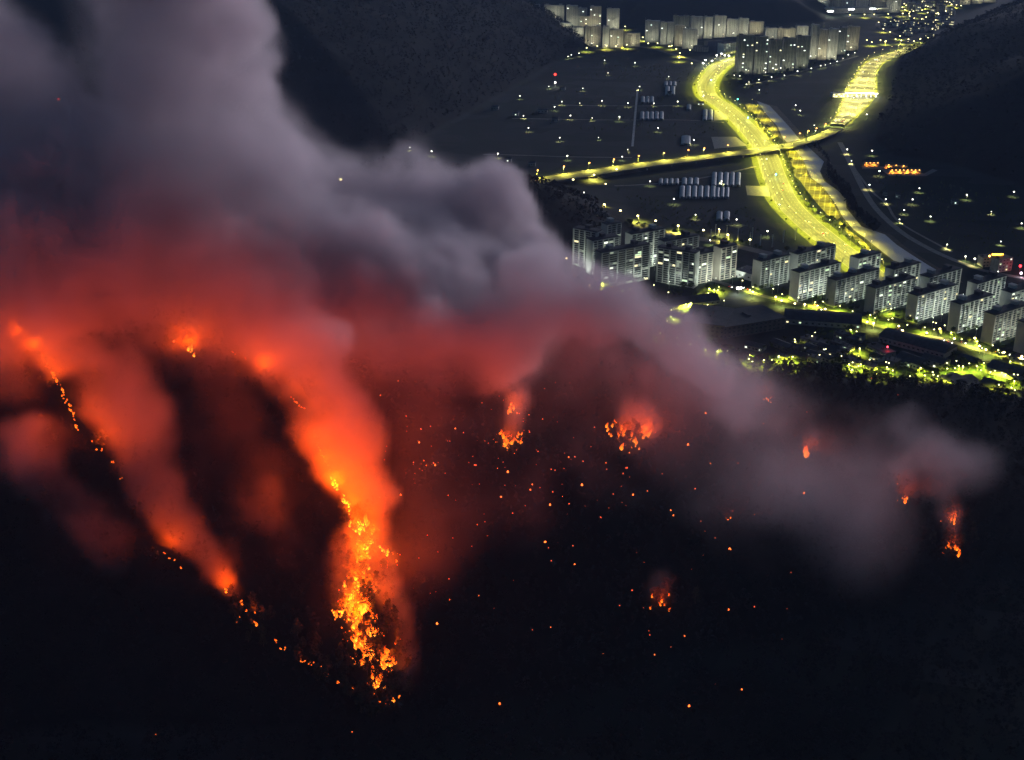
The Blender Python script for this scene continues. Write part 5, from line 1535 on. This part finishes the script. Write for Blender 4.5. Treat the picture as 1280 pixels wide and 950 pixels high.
dens += .0135 * np.minimum(THN, 1.2) * sst(.36, .70, nz2 * .65 + nz1 * .35) * 1.15
dens = np.where((VZ - GZ < 120) & (VY < 1230), np.maximum(dens, .8e-4), dens)
dens *= sst(-2, 8, VZ - GZ)
dens[dens < .5e-4] = 0
for ax_i in range(3):                                     # nothing touches the sides of the grid
    n_ = NV[ax_i]
    f = np.clip(np.minimum(np.arange(n_), n_ - 1 - np.arange(n_)) / 3, 0, 1).astype(np.float32)
    sh = [1, 1, 1]; sh[ax_i] = n_
    dens = dens * f.reshape(sh)
sme = bpy.data.meshes.new('smoke')
sme.vertices.add(dens.size)
sme.vertices.foreach_set('co', np.stack([VX, VY, VZ], -1).astype(np.float32).ravel())
att = sme.attributes.new('density_value', 'FLOAT', 'POINT')
att.data.foreach_set('value', dens.astype(np.float32).ravel())
smoke = tag(link('smoke', sme), 'thick billowing wildfire smoke drifting off the burning hillside', 'smoke', kind='stuff')
sm = bpy.data.materials.new('smoke'); sm.use_nodes = True
nt = sm.node_tree; nt.nodes.clear()
pv = nt.nodes.new('ShaderNodeVolumePrincipled')
pv.inputs['Color'].default_value = (.96, .845, .88, 1)
pv.inputs['Density'].default_value = 1
pv.inputs['Anisotropy'].default_value = .15
o = nt.nodes.new('ShaderNodeOutputMaterial'); nt.links.new(pv.outputs[0], o.inputs['Volume'])
gt = bpy.data.node_groups.new('smoke_grid', 'GeometryNodeTree')
gt.interface.new_socket('Geometry', in_out='INPUT', socket_type='NodeSocketGeometry')
gt.interface.new_socket('Geometry', in_out='OUTPUT', socket_type='NodeSocketGeometry')
N, L = gt.nodes.new, gt.links.new
gi, go = N('NodeGroupInput'), N('NodeGroupOutput')
vc = N('GeometryNodeVolumeCube'); vc.inputs['Min'].default_value = LO; vc.inputs['Max'].default_value = HI
for nm, v in zip(('Resolution X', 'Resolution Y', 'Resolution Z'), NV): vc.inputs[nm].default_value = v
pos = N('GeometryNodeInputPosition')
sub = N('ShaderNodeVectorMath'); sub.operation = 'SUBTRACT'; L(pos.outputs[0], sub.inputs[0]); sub.inputs[1].default_value = LO
sca = N('ShaderNodeVectorMath'); sca.operation = 'SCALE'; L(sub.outputs[0], sca.inputs[0]); sca.inputs['Scale'].default_value = 1 / VOX
sep = N('ShaderNodeSeparateXYZ'); L(sca.outputs[0], sep.inputs[0])
def rnd_(s):
    n = N('FunctionNodeFloatToInt'); n.rounding_mode = 'ROUND'; L(s, n.inputs[0]); return n.outputs[0]
def imath(op, a, b):
    n = N('FunctionNodeIntegerMath'); n.operation = op
    for i, v in enumerate((a, b)):
        if isinstance(v, int): n.inputs[i].default_value = v
        else: L(v, n.inputs[i])
    return n.outputs[0]
ix, iy, iz = [rnd_(sep.outputs[k]) for k in range(3)]
index = imath('ADD', imath('MULTIPLY', imath('ADD', imath('MULTIPLY', ix, NV[1]), iy), NV[2]), iz)
na = N('GeometryNodeInputNamedAttribute'); na.data_type = 'FLOAT'; na.inputs[0].default_value = 'density_value'
si = N('GeometryNodeSampleIndex'); si.data_type = 'FLOAT'; si.domain = 'POINT'
L(gi.outputs[0], si.inputs['Geometry']); L(na.outputs[0], si.inputs['Value']); L(index, si.inputs['Index'])
L(si.outputs[0], vc.inputs['Density'])
smt = N('GeometryNodeSetMaterial'); smt.inputs['Material'].default_value = sm
L(vc.outputs[0], smt.inputs[0]); L(smt.outputs[0], go.inputs[0])
md = smoke.modifiers.new('smoke_grid', 'NODES'); md.node_group = gt

# ================================================================== HAZE
hz = MB().box(-4500, 4500, -60, 9200, -60, 640).build('haze', bpy.data.materials.new('haze'))
tag(hz, 'thin blue night haze over the valley', 'haze', kind='stuff')
hm = hz.data.materials[0]; hm.use_nodes = True
nt = hm.node_tree; nt.nodes.clear()
pv = nt.nodes.new('ShaderNodeVolumePrincipled')
pv.inputs['Color'].default_value = (.42, .62, 1, 1)
pv.inputs['Density'].default_value = .000036
o = nt.nodes.new('ShaderNodeOutputMaterial'); nt.links.new(pv.outputs[0], o.inputs['Volume'])
